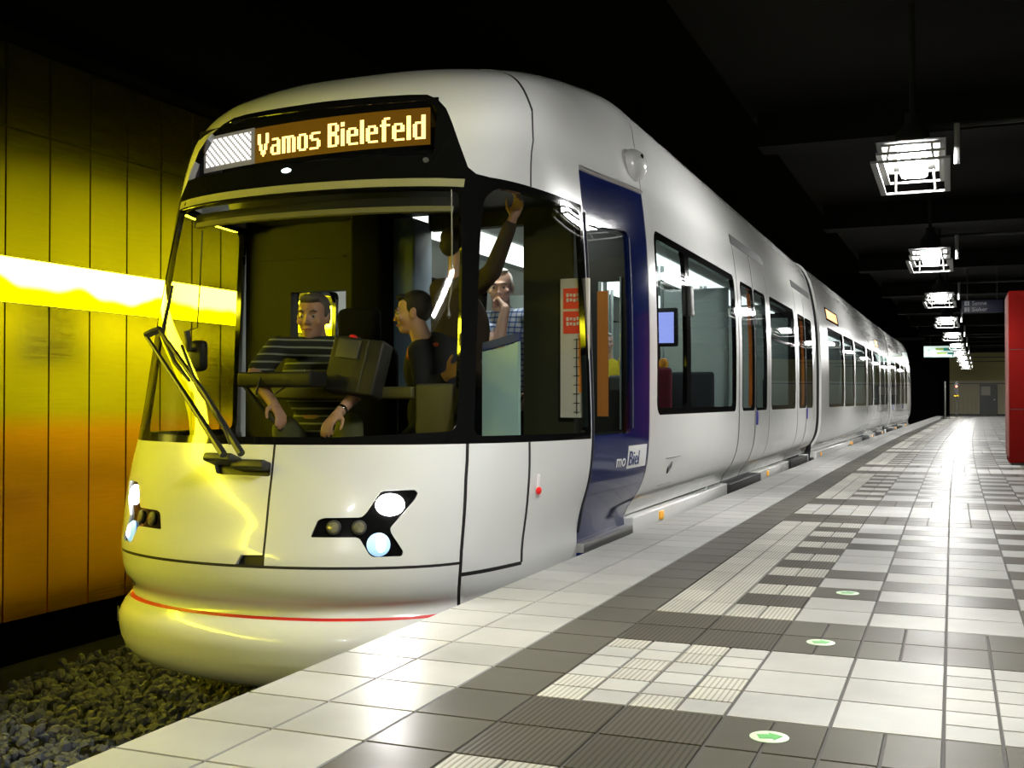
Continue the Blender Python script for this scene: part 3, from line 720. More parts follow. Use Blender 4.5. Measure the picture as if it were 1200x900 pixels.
for s,hh in ((1,hlR),(-1,hlL)):
    k=disc_on(S3,s*.771,.398,0,-.010); sub(MB().lathe([(.060,0),(.060,.006),(.054,.012),(.03,.018),(0,.020)],k@Matrix.Diagonal((1.18,.9,1,1))).build('main_beam',WL),hh)
    k=disc_on(S3,s*.745,.21,0,-.010); sub(MB().lathe([(.057,0),(.057,.006),(.048,.014),(0,.02)],k).build('dipped_beam',BL),hh)
    sub(MB().lathe([(.03,.016),(.024,.023),(0,.025)],k@Matrix.Translation((s*.01,0,0))@Matrix.Diagonal((.75,1.25,1,1))).build('lamp_core',BLC),hh)
    for pp in (.535,.649):
        k=disc_on(S3,s*pp,.292,0,-.010); o=MB().lathe([(.036,0),(.036,.008),(.030,.010)],k).lathe([(.029,.005),(.026,.012),(.012,.016),(0,.017)],k,1).build('indicator_lamp',[DARKPL,LENS]); sub(o,hh)
hlR['label']='headlight cluster with lit lamps, platform side'; hlL['label']='headlight cluster with lit lamps, wall side'
for s in (1,-1):                                # the headlamps really shine
    k=disc_on(S3,s*.771,.398,0,.03)
    l=bpy.data.lights.new('headlamp_light','SPOT'); l.energy=HEAD if 'HEAD' in globals() else 60; l.spot_size=1.9; l.spot_blend=.8; l.shadow_soft_size=.05; l.color=(1,.97,.95)
    o=bpy.data.objects.new('headlamp_light',l); COL.objects.link(o); W=Matrix.Translation((XC,0,0))@k@Matrix.Rotation(math.pi*0,4,'X')
    zdir=(W.to_3x3()@Vector((0,0,1))+Vector((0,0,-.28))).normalized(); o.matrix_world=Matrix.Translation(W.translation)@zdir.to_track_quat('-Z','Y').to_matrix().to_4x4()
# ---- destination display
G={'V':['##...##']*5+['.##.##.']*3+['..###..']*2+['...#...'],
 'a':['']*3+['.####.','....##','....##','.#####','##..##','##..##','##..##','.#####'],
 'm':['']*3+['#######.']+['##.##.##']*7,'o':['']*3+['.####.']+['##..##']*6+['.####.'],
 's':['']*3+['.#####','##....','##....','.####.','....##','....##','....##','#####.'],
 'B':['#####.']+['##..##']*3+['#####.','#####.']+['##..##']*4+['#####.'],'i':['##','##','']+['##']*8,
 'e':['']*3+['.####.','##..##','##..##','######','##....','##....','##....','.#####'],'l':['##']*11,
 'f':['..###','.##..','.##..','#####']+['.##..']*7,'d':['....##']*3+['.#####']+['##..##']*6+['.#####']}
AMB=M('led_amber',(0,0,0),.5,emit=(1,.60,.16),es=4.5,sampling=False); AMBD=M('led_haze_amber',(.01,.006,.0),.35,emit=(.42,.17,.008),es=.34,sampling=False); LEDW=M('led_white',(0,0,0),.5,emit=(1,.97,.93),es=1.5,sampling=False); LEDWD=M('led_field_white',(.05,.05,.05),.4,emit=(.5,.45,.38),es=.32,sampling=False)  # dim amber field glows to paint the haze around the letters
def quads(mb,cells,off,mat=0):
    "cells = [(p0,p1,r0,r1)] laid on the nose surface"
    A=np.array(cells); P=np.stack([A[:,[0,1,1,0]],A[:,[2,2,3,3]]],-1).reshape(-1,2)
    Q=S3(P[:,0],P[:,1])+nrm(S3,P[:,0],P[:,1])*off
    mb.add(Q.tolist(),[(4*i,4*i+1,4*i+2,4*i+3) for i in range(len(A))],mat)
def matrix_pt(x,z,off=0.): return (x,5.325+.14*(x/.97)**2-off,z+.018*x)
def matrix_cells(mb,cells,off,mat=0):
    for x0,x1,z0,z1 in cells: mb.add([matrix_pt(x0,z0,off),matrix_pt(x1,z0,off),matrix_pt(x1,z1,off),matrix_pt(x0,z1,off)],[(0,1,2,3)],mat)
disp=MB()
N_=44; X_=np.linspace(-.95,.70,N_+1)
for i in range(N_): matrix_cells(disp,[(X_[i],X_[i+1],2.27,2.56)],0,2)
X_=np.linspace(-.475,.655,33)
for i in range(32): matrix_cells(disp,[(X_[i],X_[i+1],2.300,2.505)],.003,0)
X_=np.linspace(-.905,-.475,13)
for i in range(12): matrix_cells(disp,[(X_[i],X_[i+1],2.300,2.512)],.003,1)
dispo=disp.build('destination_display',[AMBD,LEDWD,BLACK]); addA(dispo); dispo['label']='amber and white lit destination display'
x=0; text='Vamos Bielefeld'; cols=[]
for ch in text:
    if ch==' ': x+=3; continue
    g=G[ch]; w=max(len(q) for q in g)
    for j,row in enumerate(g):
        for i,c in enumerate(row):
            if c=='#': cols.append((x+i,j))
    x+=w+1
W_=x-1; dp=1.08/W_; dr=.0122
t_=MB(); matrix_cells(t_,[(-.45+dp*i,-.45+dp*(i+.96),2.333+dr*(10-j),2.333+dr*(10.93-j)) for i,j in cols],.006)
sub(t_.build('lettering',AMB),dispo)['label']='amber lettering Vamos Bielefeld'
t_=MB(); c_=.395/36
matrix_cells(t_,[(-.885+c_*i,-.885+c_*(i+1),2.328+c_*j,2.328+c_*(j+1)) for i in range(35) for j in range(15) if (i+j)%4!=3],.006)
sub(t_.build('hatched_field',LEDW),dispo)['label']='white diagonally hatched line field'
k=disc_on(S3,-.077,2.165,0); addA(MB().lathe([(.02,0),(.018,.006),(0,.008)],k@Matrix.Diagonal((1.5,.7,1,1))).build('marker_lamp',M('marker_white',(1,1,1),.3,emit=(.75,.95,1),es=8)))
k=disc_on(S3,.761,2.18,0); addA(MB().lathe([(.016,0),(.016,.004),(.009,.004),(.009,.001),(0,.001)],k).build('sensor',GREYPL))
# rounded lamp pod above the blue door
k=disc_on(S3,3.36,2.53,0); pod=addA(MB().lathe([(.115,-.02),(.115,.02),(.10,.055),(.07,.085),(.03,.10),(0,.102)],k).build('camera_pod',WHITE)); sub(MB().lathe([(.02,.0),(.018,.012),(0,.014)],k@Matrix.Translation((-.03,.03,.085))).build('lens',BLACK),pod)
# door frame strip, step, logo
def rail(pts,rad,name,mat,off):
    P=np.array(pts); d=[]
    for i in range(len(P)-1): d += [P[i]+(P[i+1]-P[i])*t for t in np.linspace(0,1,12,endpoint=False)]
    d.append(P[-1]); d=np.array(d); Q=S3(d[:,0],d[:,1])+nrm(S3,d[:,0],d[:,1])*off
    return MB().tube(Q.tolist(),rad,n=6).build(name,mat)
for s in (1,-1):
    addA(rail([(s*2.36,2.325),(s*3.45,2.36)],.014,'door_frame',ALU,.004))
    addA(rail([(s*2.375,2.05),(s*2.375,.10)],.007,'door_seal',RUBBER,.004))
    addA(rail([(s*3.08,1.99),(s*3.08,.72)],.004,'door_seal',GREYPL,.003))
    q=MB(); q.box((min(s*1.16,s*1.235),6.31,-.02),(max(s*1.16,s*1.235),7.40,.035)); addA(q.build('door_step',ALU))
    q=MB(); q.rbox(Vector((min(s*1.10,s*1.232),6.31 if s>0 else 5.9,-.42 if s>0 else -.80)),Vector((max(s*1.10,s*1.232),7.40,-.022)),.008); addA(q.build('skirt_panel',NAVY if s>0 else WHITE))  # wall side made white and deeper to bounce light at the wall
# logo on the blue door: white square with the letters
LB=M('logo_blue',(.006,.02,.12),.3); LW=M('logo_white',(.80,.80,.78),.3)
def on_side(me,p0,r0,fn,off):
    n=len(me.vertices); a=np.zeros(n*3); me.vertices.foreach_get('co',a); a=a.reshape(-1,3)
    p=p0+a[:,0]; r_=r0+a[:,1]; Q=fn(p,r_)+nrm(fn,p,r_)*(off+a[:,2:3]); me.vertices.foreach_set('co',Q.ravel()); me.update(); return me
def lettering(body,size,p0,r0,mat,off,fn=S3,wx=1.0):
    me=text_mesh(body,size,.0015); me.transform(Matrix.Diagonal((wx,1,1,1))); on_side(me,p0,r0,fn,off); me.materials.clear(); me.materials.append(mat)
    o=bpy.data.objects.new('lettering',me); COL.objects.link(o); return o
fd=[o for o,c in mA['door_blue'] if c[0]>0][0]
lg=MB(); quads(lg,[(3.01+.04*i,3.05+.04*i,.455+.025*j,.48+.025*j) for i in range(10) for j in range(6)],.002); lgo=sub(lg.build('logo',LW),fd); lgo['label']='white logo square with mobiel lettering'
lt=lettering('mo',.115,2.80,.475,LW,.004,wx=1.15); sub(lt,fd)
lt=lettering('Biel',.135,3.03,.475,LB,.004,wx=1.12); sub(lt,fd)
# buttons
k=disc_on(S3,1.685,.445,0); b=addA(MB().rbox(Vector((-.016,-.055,-.002)),Vector((.016,.055,.010)),.008,mtx=k).build('emergency_release',M('button_white',(.75,.72,.70),.4))); 
sub(MB().lathe([(.021,0),(.021,.012),(.014,.018),(0,.019)],k@Matrix.Translation((0,-.035,.006))).build('red_button',M('button_red',(.75,.02,.02),.35,emit=(1,.02,.02),es=.1)),b)  # red button painted with a faint glow of its own
BBL=M('button_blue',(.02,.02,.22),.4)
for (d0,d1) in (D1,D2):
    for s in (1,-1):
        k=disc_on(S3,s*((d0+d1)/2+.10),.72,0); addA(MB().rbox(Vector((-.04,-.075,0)),Vector((.04,.075,.012)),.01,mtx=k).build('door_button',BBL))
        m_=(d0+d1)/2
        for e in (-.05,.05):
            addA(rail([(s*(m_+e*1.0),2.06),(s*(m_+e*1.0),.84)],.022,'door_edge_strip',ORANGE,-.045))
for s in (1,-1):
    k=disc_on(S3,s*4.15,.40,0); addA(MB().rbox(Vector((-.05,-.028,-.004)),Vector((.05,.028,.008)),.006,mtx=k@Matrix.Rotation(.5,4,'Z')).build('flap_lock',DARKPL))
    addA(rail([(s*4.0,.475),(s*4.45,.475)],.004,'flap_edge',GREYPL,.0)); addA(rail([(s*4.0,.27),(s*4.4,.27)],.003,'flap_edge',GREYPL,.0))
    k=disc_on(S3,s*4.69,1.70,0); w_=MB().rbox(Vector((-.05,-.12,-.004)),Vector((.05,.12,.035)),.012,mtx=k).build('window_latch',GREYPL); addA(w_)
# skirts of the long cars
def skirt(x0,x1,y0,y1,M4,store=None,name='skirt_panel'):
    for s in (1,-1):
        a,b=sorted((s*x0,s*x1)); o=place(MB().rbox(Vector((a,y0,-.45 if s>0 else -.80)),Vector((b,y1,.085)),.012).build(name,WHITE),M4)  # unseen wall-side skirt reaches lower, extended to reflect light onto the wall panels
        if store is not None: store.append(o)
REF=M('amber_reflector',(.85,.40,.02),.3,emit=(1,.45,.02),es=.25)  # weak emission painted in, though reflectors have no light of their own
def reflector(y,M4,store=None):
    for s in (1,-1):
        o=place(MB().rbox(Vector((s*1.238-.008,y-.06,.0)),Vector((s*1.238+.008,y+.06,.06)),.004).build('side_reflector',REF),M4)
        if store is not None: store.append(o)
def threshold(y0,y1,M4,store=None):
    for s in (1,-1):
        a,b=sorted((s*1.15,s*1.26)); o=place(MB().rbox(Vector((a,y0,-.06)),Vector((b,y1,.075)),.008).build('door_step',RUBBER),M4)
        if store is not None: store.append(o)
tA=lambda p: p+3.95
skirt(1.12,1.235,7.42,tA(D1[0]),None,carA); skirt(1.12,1.235,tA(D1[1]),tA(D2[0]),None,carA); skirt(1.12,1.235,tA(D2[1]),tA(PL),None,carA)
threshold(tA(D1[0])+.01,tA(D1[1])-.01,None,carA); threshold(tA(D2[0])+.01,tA(D2[1])-.01,None,carA)
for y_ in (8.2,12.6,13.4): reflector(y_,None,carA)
# underframe (dark), keeps light from passing below
u=MB(); u.rbox(Vector((-1.0,5.4,-.62)),Vector((1.0,17.3,-.30)),.03); addA(u.build('underframe',DARKPL))
# ---- interior of car A
def interior(y0,y1,M4,store,seats):
    def add(o):
        place(o,M4)
        if store is not None: store.append(o)
        return o
    add(MB().box((-1.19,y0,-.05),(1.19,y1,.0)).build('interior_floor',INTF))
    c=MB(); c.box((-1.0,y0,2.28),(1.0,y1,2.31)); yc_=max(y0,7.6); c.prism([(1.285,2.08),(.95,2.28),(1.0,2.30),(1.28,2.2)],yc_,y1); c.prism([(-1.285,2.08),(-.95,2.28),(-1.0,2.30),(-1.28,2.2)],yc_,y1); add(c.build('interior_ceiling',INTW))
    for s in (-1,1): add(MB().rbox(Vector((s*.5-.25,y0+.1,2.262)),Vector((s*.5+.25,y1-.1,2.279)),.008).build('interior_lamp',STRIP))
    for y,x,red in seats:
        s=MB(); s.rbox(Vector((x-.22,y-.22,.38)),Vector((x+.22,y+.22,.48)),.03); s.rbox(Vector((x-.22,y+.16,.46)),Vector((x+.22,y+.24,1.18)),.03); s.rbox(Vector((x-.16,y-.05,0)),Vector((x+.16,y+.1,.38)),.02)
        add(s.build('passenger_seat',SEATR if red else SEATG))
seatsA=[(8.75,.92,1),(10.2,.98,0),(10.2,.50,0),(9.3,-.85,0),(10.1,-.85,0),(13.4,-.85,0),(14.2,.35,0),(14.2,.85,0),(14.4,-.85,0)]
interior(6.42,17.4,None,carA,seatsA)
POLE=M('pole_pale',(.55,.62,.60),.3,metal=.3)
for x,y in ((.62,8.75),(.55,10.75),(-.55,10.75),(.55,12.85),(-.55,12.85),(.5,15.2),(-.5,15.2),(0,11.8)):
    addA(MB().tube([(x,y,0),(x,y,2.28)],.019,n=8).build('grab_pole',POLE))
TEAL=M('draught_screen_teal',(.50,.585,.555),.4)
def screens(ylist,M4,store=None):
    for y_ in ylist:
        for s in (1,-1):
            a_,b_=sorted((s*.62,s*1.27)); q=MB(); q.rbox(Vector((a_,y_,.55)),Vector((b_,y_+.03,2.02)),.01); o=place(q.build('interior_screen',TEAL),M4)
            q=MB().tube([(s*.60,y_+.015,0),(s*.60,y_+.015,2.27)],.02,n=8); place(q.build('screen_post',POLE),M4)
            if store is not None: store.append(o)
screens((10.76,12.83,14.98),None,carA)
scr=addA(MB().rbox(Vector((.80,9.40,1.38)),Vector((1.08,9.46,1.72)),.015).build('info_screen',DARKPL)); sub(MB().box((.83,9.392,1.41),(1.05,9.399,1.68)).build('display',M('screen_blue',(0,0,0),.4,emit=(.35,.42,1),es=2.2)),scr)
addA(MB().lathe([(0,-.05),(.03,-.04),(.045,0),(.03,.04),(0,.05)],Matrix.Translation((1.02,9.15,1.22))).build('grab_handle',M('handle_orange',(.85,.38,.03),.4)))
ob=MB(); ob.rbox(Vector((.45,9.85,.5)),Vector((.75,10.15,1.22)),.03); ob.rbox(Vector((.2,10.2,.5)),Vector((.5,10.5,1.15)),.03); addA(ob.build('ticket_machine',DARKPL))
# back end wall between the cars
def end_wall(y0,y1,M4,store=None):
    half=[(.6,-.4),(1.15,-.4),(1.15,.10),(1.24,.27),(1.31,.42),(1.335,.7),(1.335,1.9),(1.295,2.25),(1.25,2.5),(.6,2.5)]
    top=[(-1.25,2.5),(1.25,2.5),(1.16,2.76),(1.0,3.0),(.6,3.12),(0,3.17),(-.6,3.12),(-1.0,3.0),(-1.16,2.76)]
    m=MB(); m.prism(half,y0,y1); m.prism([(-x,z) for x,z in half],y0,y1); m.prism(top,y0,y1); m.box((-.6,y0,2.2),(.6,y1,2.5)); m.box((-.6,y0,-.4),(.6,y1,0))
    o=place(m.build('end_bulkhead',RUBBER),M4)
    if store is not None: store.append(o)
end_wall(17.37,17.44,None,carA)
# ---- cab
XI=lambda x: x-XC
bk=MB(); y0,y1=6.32,6.40
xl=-1.225; wx0,wx1=XI(-4.17),XI(-3.74)
for lo,hi in (((xl,.5),(wx0,2.2)),((-1.15,-.02),(wx0,.5)),((wx0,-.02),(wx1,1.33)),((wx0,1.64),(wx1,2.25)),((wx1,-.02),(XI(-3.48),2.25)),((XI(-3.13),2.0),(XI(-2.47),2.25)),((XI(-2.47),-.02),(1.17,2.25))):
    bk.box((lo[0],y0,lo[1]),(hi[0],y1,hi[1]))
bk.box((xl+.05,y0-.012,1.86),(XI(-3.75),y0,1.875)); 
addA(bk.build('cab_bulkhead',OLIVE))
addA(MB().rbox(Vector((XI(-3.50),5.95,-.02)),Vector((XI(-3.27),6.40,2.2)),.03).build('equipment_cabinet',M('cabinet_black',(.004,.004,.004),.8,spec=.1)))
addA(MB().rbox(Vector((XI(-3.27),6.10,.0)),Vector((XI(-3.12),6.36,2.05)),.015).build('cab_door',M('cab_door_blue',(.13,.19,.25),.45)))
addA(MB().prism([(-.72,5.42),(.72,5.42),(1.0,5.85),(1.08,6.35),(-1.08,6.35),(-1.0,5.85)],2.10,2.13,axis='z').build('cab_ceiling',DARKPL))
addA(MB().prism([(-.55,4.85),(.55,4.85),(.85,5.1),(1.05,5.7),(1.1,6.32),(-1.1,6.32),(-1.05,5.7),(-.85,5.1)],-.05,0,axis='z').build('cab_floor',DARKPL))
# dashboard, desk and console
d=MB(); d.prism([(-.4,4.80),(.4,4.80),(.80,4.98),(.92,5.12),(-.92,5.12),(-.80,4.98)],.3,.66,axis='z'); addA(d.build('dashboard',DARKPL))
a=Vector((-3.613,5.013,0.937))-Vector((XC,0,0)); b=Vector((-2.598,5.012,0.935))-Vector((XC,0,0))  # most cab and wiper points below converted from image pixels at assumed depths
addA(MB().rbox(Vector((a.x,5.06,.91)),Vector((b.x,5.13,.975)),.015).build('desk_rail',M('desk_olive',(.08,.075,.025),.5)))
a=Vector((-2.596,4.990,0.987))-Vector((XC,0,0)); b=Vector((-2.367,5.087,0.743))-Vector((XC,0,0))
addA(MB().rbox(Vector((a.x,5.08,.72)),Vector((b.x,5.25,.99)),.02).build('desk_box',M('desk_box_olive',(.07,.066,.034),.6)))
c=Vector((-2.907,5.025,1.089))-Vector((XC,0,0)); mt=Matrix.Translation(c)@Matrix.Rotation(.12,4,'Y')@Matrix.Rotation(-.25,4,'X')
cs=addA(MB().rbox(Vector((-.15,-.04,-.16)),Vector((.15,.08,.14)),.012,mtx=mt).build('driver_console',M('console_grey',(.022,.022,.018),.5)))
sub(MB().rbox(Vector((-.115,-.048,.02)),Vector((.02,-.038,.125)),.006,mtx=mt).rbox(Vector((.06,-.046,-.15)),Vector((.066,-.039,.13)),.001,mtx=mt).build('console_panel',GREYPL),cs)
sub(MB().lathe([(.022,0),(.022,.012),(.014,.02),(0,.021)],mt@Matrix.Translation((-.06,0,.14))).build('red_button',M('button_red',(.75,.02,.02),.35)),cs)
dk=MB(); dk.tube([Vector((-0.152,4.803,0.990)),Vector((-0.072,4.805,0.900)),Vector((0.063,4.840,0.744))],.012); dk.rbox(Vector(Vector((-0.148,4.805,1.003)))-Vector((.01,.05,.03)),Vector(Vector((0.292,4.820,1.031)))+Vector((0,.10,.02)),.012); addA(dk.build('control_panel',DARKPL))
addA(MB().tube([Vector((-0.013,4.720,0.935)),Vector((-0.011,4.762,1.033)),Vector((0.055,4.810,1.051))],.006,n=6).tube([Vector((0.088,4.739,0.935)),Vector((0.191,4.801,1.023))],.005,n=6).build('microphone_arm',DARKPL))
# driver's seat
st=MB(); st.rbox(Vector((-.26,5.28,.34)),Vector((.26,5.78,.46)),.05); st.rbox(Vector((-.25,5.70,.44)),Vector((.25,5.82,1.22)),.05); st.rbox(Vector((-.14,5.71,1.22)),Vector((.14,5.80,1.46)),.04); st.rbox(Vector((-.18,5.4,0)),Vector((.18,5.7,.34)),.03); addA(st.build('driver_seat',M('driver_seat_black',(.008,.008,.008),.9,spec=.1)))
# pale curved partition behind the side window, with a blue sticker edge
a=Vector((0.861,5.485,0.759)); pts=[]
pp=MB(); n=8
x0,x1=Vector((0.838,5.526,0.995)).x,Vector((1.057,5.614,0.995)).x
poly=[(x0,.62),(x1,.62),(x1,1.235)]+[(x0+(x1-x0)*(1-t),1.235-.055*t**.6) for t in (.25,.5,.75,1)]
pp.prism(poly,5.68,5.72,axis='y'); prt=addA(pp.build('cab_partition',M('partition_teal',(.42,.62,.60),.35)))
sub(MB().prism([(x0,1.185),(x1,1.24),(x1,1.285),(x0,1.23)],5.685,5.715,axis='y').build('partition_edge',M('edge_blue',(.01,.03,.20),.4)),prt)
addA(MB().lathe([(.13,0),(.13,-.02),(.10,-.03),(0,-.03)],Matrix.Translation((XI(-2.72),6.55,2.27))).build('added_fill_lamp',M('fill_lamp_glow',(1,1,1),.5,emit=(1,1,.98),es=45)))  # fill lamp added out of sight to brighten the elderly passenger
# faintly glowing board, stands in for a red headed poster mirrored in the glass
nb=MB(); nb.box((XI(-2.215),6.285,.80),(XI(-2.035),6.318,1.645)); nbo=addA(nb.build('poster_reflection',M('poster_paper',(.62,.58,.47),.5,emit=(.62,.56,.42),es=.03)))
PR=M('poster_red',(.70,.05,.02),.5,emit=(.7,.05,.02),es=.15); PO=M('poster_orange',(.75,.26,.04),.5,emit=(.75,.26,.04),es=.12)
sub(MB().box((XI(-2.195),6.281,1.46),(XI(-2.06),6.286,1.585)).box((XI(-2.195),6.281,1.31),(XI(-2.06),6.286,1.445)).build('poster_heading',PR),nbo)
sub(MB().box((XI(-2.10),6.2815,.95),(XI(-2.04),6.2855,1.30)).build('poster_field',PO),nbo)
tx=MB()
for i in range(9): tx.box((XI(-2.13),6.2805,1.27-.055*i),(XI(-2.09),6.2812,1.275-.055*i))
tx.box((XI(-2.112),6.2805,.82),(XI(-2.106),6.2812,1.28)); sub(tx.build('poster_print',DARKPL),nbo)
tx=MB()
for z in (1.545,1.515,1.40,1.37):
    for i in range(5): tx.box((XI(-2.175)+.022*i,6.2795,z-.012+.003*(i%2)),(XI(-2.160)+.022*i,6.2808,z+.010-.002*(i%3)))
sub(tx.build('poster_lettering',INTW),nbo)
o=MB().box((XI(-2.155),6.84,.80),(XI(-2.085),6.86,1.62)).build('side_poster_reflection',PO); addA(o)  # stands in for the orange edge of the mirrored poster
ds=MB(); y_=7.45
for lo,hi in (((XI(-2.62),.0),(XI(-2.325),2.2)),((XI(-2.325),0),(XI(-2.17),.98)),((XI(-2.325),1.75),(XI(-2.17),2.2)),((XI(-2.17),.5),(XI(-2.03),2.2))): ds.box((lo[0],y_,lo[1]),(hi[0],y_+.03,hi[1]))
dso=addA(ds.build('draught_screen',M('screen_dark',(.03,.03,.022),.4))); sub(MB().tube([(XI(-2.325),y_-.01,.98),(XI(-2.325),y_-.01,1.75)],.012,n=8).tube([(XI(-2.17),y_-.01,.7),(XI(-2.17),y_-.01,1.78)],.008,n=8).build('screen_rail',POLE),dso)
# sun visor rails seen at the top of the windscreen
VIS=M('visor_olive',(.30,.28,.13),.45)
def bar_on(p0,p1,r0,r1,off,name,mat):
    m=MB(); n=14; P=np.linspace(p0,p1,n); V_=[]
    for r_,o_ in ((r0,off),(r1,off),(r1,off-.02),(r0,off-.02)): V_.append(S3(P,np.full(n,r_))+nrm(S3,P,np.full(n,r_))*o_)
    vs=np.stack(V_,1).reshape(-1,3).tolist(); fs=[(4*i+k,4*i+(k+1)%4,4*i+4+(k+1)%4,4*i+4+k) for i in range(n-1) for k in range(4)]+[(3,2,1,0),(4*n-4,4*n-3,4*n-2,4*n-1)]
    m.add(vs,fs); return addA(m.build(name,mat))
bar_on(-1.0,1.02,2.03,2.075,.003,'windscreen_trim',VIS); bar_on(-.80,.98,1.915,1.945,-.05,'sun_visor_rail',VIS)
bar_on(-.95,.97,1.945,2.02,-.09,'sun_visor',DARKPL)
# mirror and its wire inside the left of the windscreen
addA(MB().rbox(Vector((-.05,-.03,-.085)),Vector((.05,.03,.085)),.028,mtx=Matrix.Translation(Vector((-0.496,4.878,1.146)))).tube([Vector((-0.523,4.811,1.278)),Vector((-0.510,4.817,1.177)),Vector((-0.500,4.876,1.179))],.018).build('mirror',DARKPL))
addA(MB().tube([Vector((-0.570,4.998,1.853)),Vector((-0.521,4.915,1.509)),Vector((-0.484,4.848,1.298)),Vector((-0.510,4.816,1.283))],.004,n=6).build('mirror_wire',DARKPL))
addA(MB().tube([Vector((0.934,5.063,1.985)),Vector((0.936,5.071,1.512)),Vector((0.915,5.065,1.372))],.004,n=6).lathe([(0,-.02),(.012,0),(0,.05)],Matrix.Translation(Vector((0.918,5.067,1.337)))).build('cord_pull',GREYPL))
# wipers
wb=MB(); k=disc_on(S3,-.05,.60,0)
wb.rbox(Vector((-.10,-.022,-.02)),Vector((.075,.022,.085)),.014,mtx=k); wb.rbox(Vector((.05,-.045,-.02)),Vector((.25,.002,.05)),.012,mtx=k)
wbo=addA(wb.build('wiper',DARKPL))
def warm(pts,rad,name,mat=DARKPL):
    return sub(MB().tube(pts,rad,n=8).build(name,mat),wbo)
warm([Vector((0.279,4.195,0.657)),Vector((-0.022,4.317,0.933)),Vector((-0.529,4.593,1.274))],[.018,.014,.010],'wiper_arm'); warm([Vector((0.184,4.189,0.651)),Vector((-0.112,4.336,0.879)),Vector((-0.605,4.584,1.244))],[.018,.014,.010],'wiper_arm')
warm([Vector((-0.605,4.584,1.244)),Vector((-0.565,4.589,1.261)),Vector((-0.521,4.596,1.274))],.020,'arm_joint')
warm([Vector((-0.567,4.746,1.518)),Vector((-0.539,4.632,1.250)),Vector((-0.352,4.505,1.095)),Vector((-0.220,4.452,1.002))],[.008,.012,.012,.008],'wiper_blade',RUBBER)
warm([Vector((0.207,4.209,0.702)),Vector((0.153,4.229,0.780)),Vector((-0.085,4.346,0.962)),Vector((-0.287,4.476,1.179))],.008,'washer_hose',RUBBER)
# small scratches of the bumper: tow cover hole
k=disc_on(S3,-1.02,-.27,0,.012); addA(MB().lathe([(.03,0),(.03,.004),(.022,.004),(.02,.001),(0,.001)],k@Matrix.Diagonal((1,1.4,1,1))).build('bumper_plug',GREYPL))
k=disc_on(S3,.85,-.27,0,.012); addA(MB().lathe([(.03,0),(.03,.004),(.022,.004),(.02,.001),(0,.001)],k).build('bumper_plug',GREYPL))

# ---- middle car
YB=17.78; LBc=15.35
MBm=Matrix.Translation((bend(YB),YB,0))@Matrix.Rotation(-math.atan2(bend(YB+LBc)-bend(YB),LBc),4,'Z')
RB=[('body_shell',rect(0,LBc,.10,4.2))]
def win(a,b): return [('window_frame',rrect(a,b,.80,2.13,.08)),('window_pane',rrect(a+.05,b-.05,.85,2.07,.05))]
def dr(a,b):
    m=(a+b)/2
    return [('door_leaf',rect(a,m-.01,.10,2.46)),('door_leaf',rect(m+.01,b,.10,2.46)),('door_frame_black',rrect(a+.12,m-.02,.80,2.11,.07)),('door_frame_black',rrect(m+.02,b-.12,.80,2.11,.07)),('door_pane',rrect(a+.16,m-.05,.83,2.07,.05)),('door_pane',rrect(m+.05,b-.16,.83,2.07,.05)),('door_gap',rect(m-.045,m+.045,.10,2.46)),('door_header',rect(a,b,2.46,2.52)),('seam',strip([(a,.1),(a,2.46)],.06)),('seam',strip([(b,.1),(b,2.46)],.04))]
RB+=win(1.0,3.35)+win(3.50,5.35)+win(5.55,8.05)+dr(8.3,9.9)+win(10.1,11.9)+dr(12.1,13.7)+win(13.9,14.9)
RB+=[('side_display',rrect(1.0,2.85,2.25,2.47,.02)),('side_display',rrect(11.0,12.0,2.27,2.47,.02)),('seam',strip([(.35,.10),(.35,2.6),(.35,4.1)],.02))]
MATMAP['side_display']=BLACK; OFF['side_display']=.004
psB=np.arange(.15,15.3,.16); rsB=np.concatenate([np.arange(.12,.8,.055),np.arange(.8,2.3,.2),np.arange(2.3,4.19,.055)])
carB=[]
pcB=cut(side_fn,(0,LBc,.10,4.2),RB,psB,rsB)
mB=emit(pcB,side_fn,MBm,carB)
for o,c in mB['side_display']:
    o['label']='amber side destination display'; a,b=(1.12,2.7) if c[0]<5 else (11.1,11.9)
    q=MB(); A=np.array([(a,2.285),(b,2.285),(b,2.445),(a,2.445)]); Q=side_fn(A[:,0],A[:,1])+nrm(side_fn,A[:,0],A[:,1])*.007; q.add(Q.tolist(),[(0,1,2,3)]); sub(q.build('led_field',M('led_side',(.02,.01,0),.4,emit=(1,.42,.02),es=.9,sampling=False)),o)
    q=MB(); w=(b-a)/9
    for i in range(7):
        for (dx,z0,z1,ww) in ((0,2.31,2.42,.25),(.3,2.39,2.42,.3),(.3,2.31,2.34,.3)):
            x0=a+w*(i+.8)+dx*w; A=np.array([(x0,z0),(x0+ww*w,z0),(x0+ww*w,z1),(x0,z1)]); Q=side_fn(A[:,0],A[:,1])+nrm(side_fn,A[:,0],A[:,1])*.009; q.add(Q.tolist(),[(0,1,2,3)])
    sub(q.build('led_lettering',M('led_side_text',(0,0,0),.4,emit=(1,.65,.15),es=2.2,sampling=False)),o)
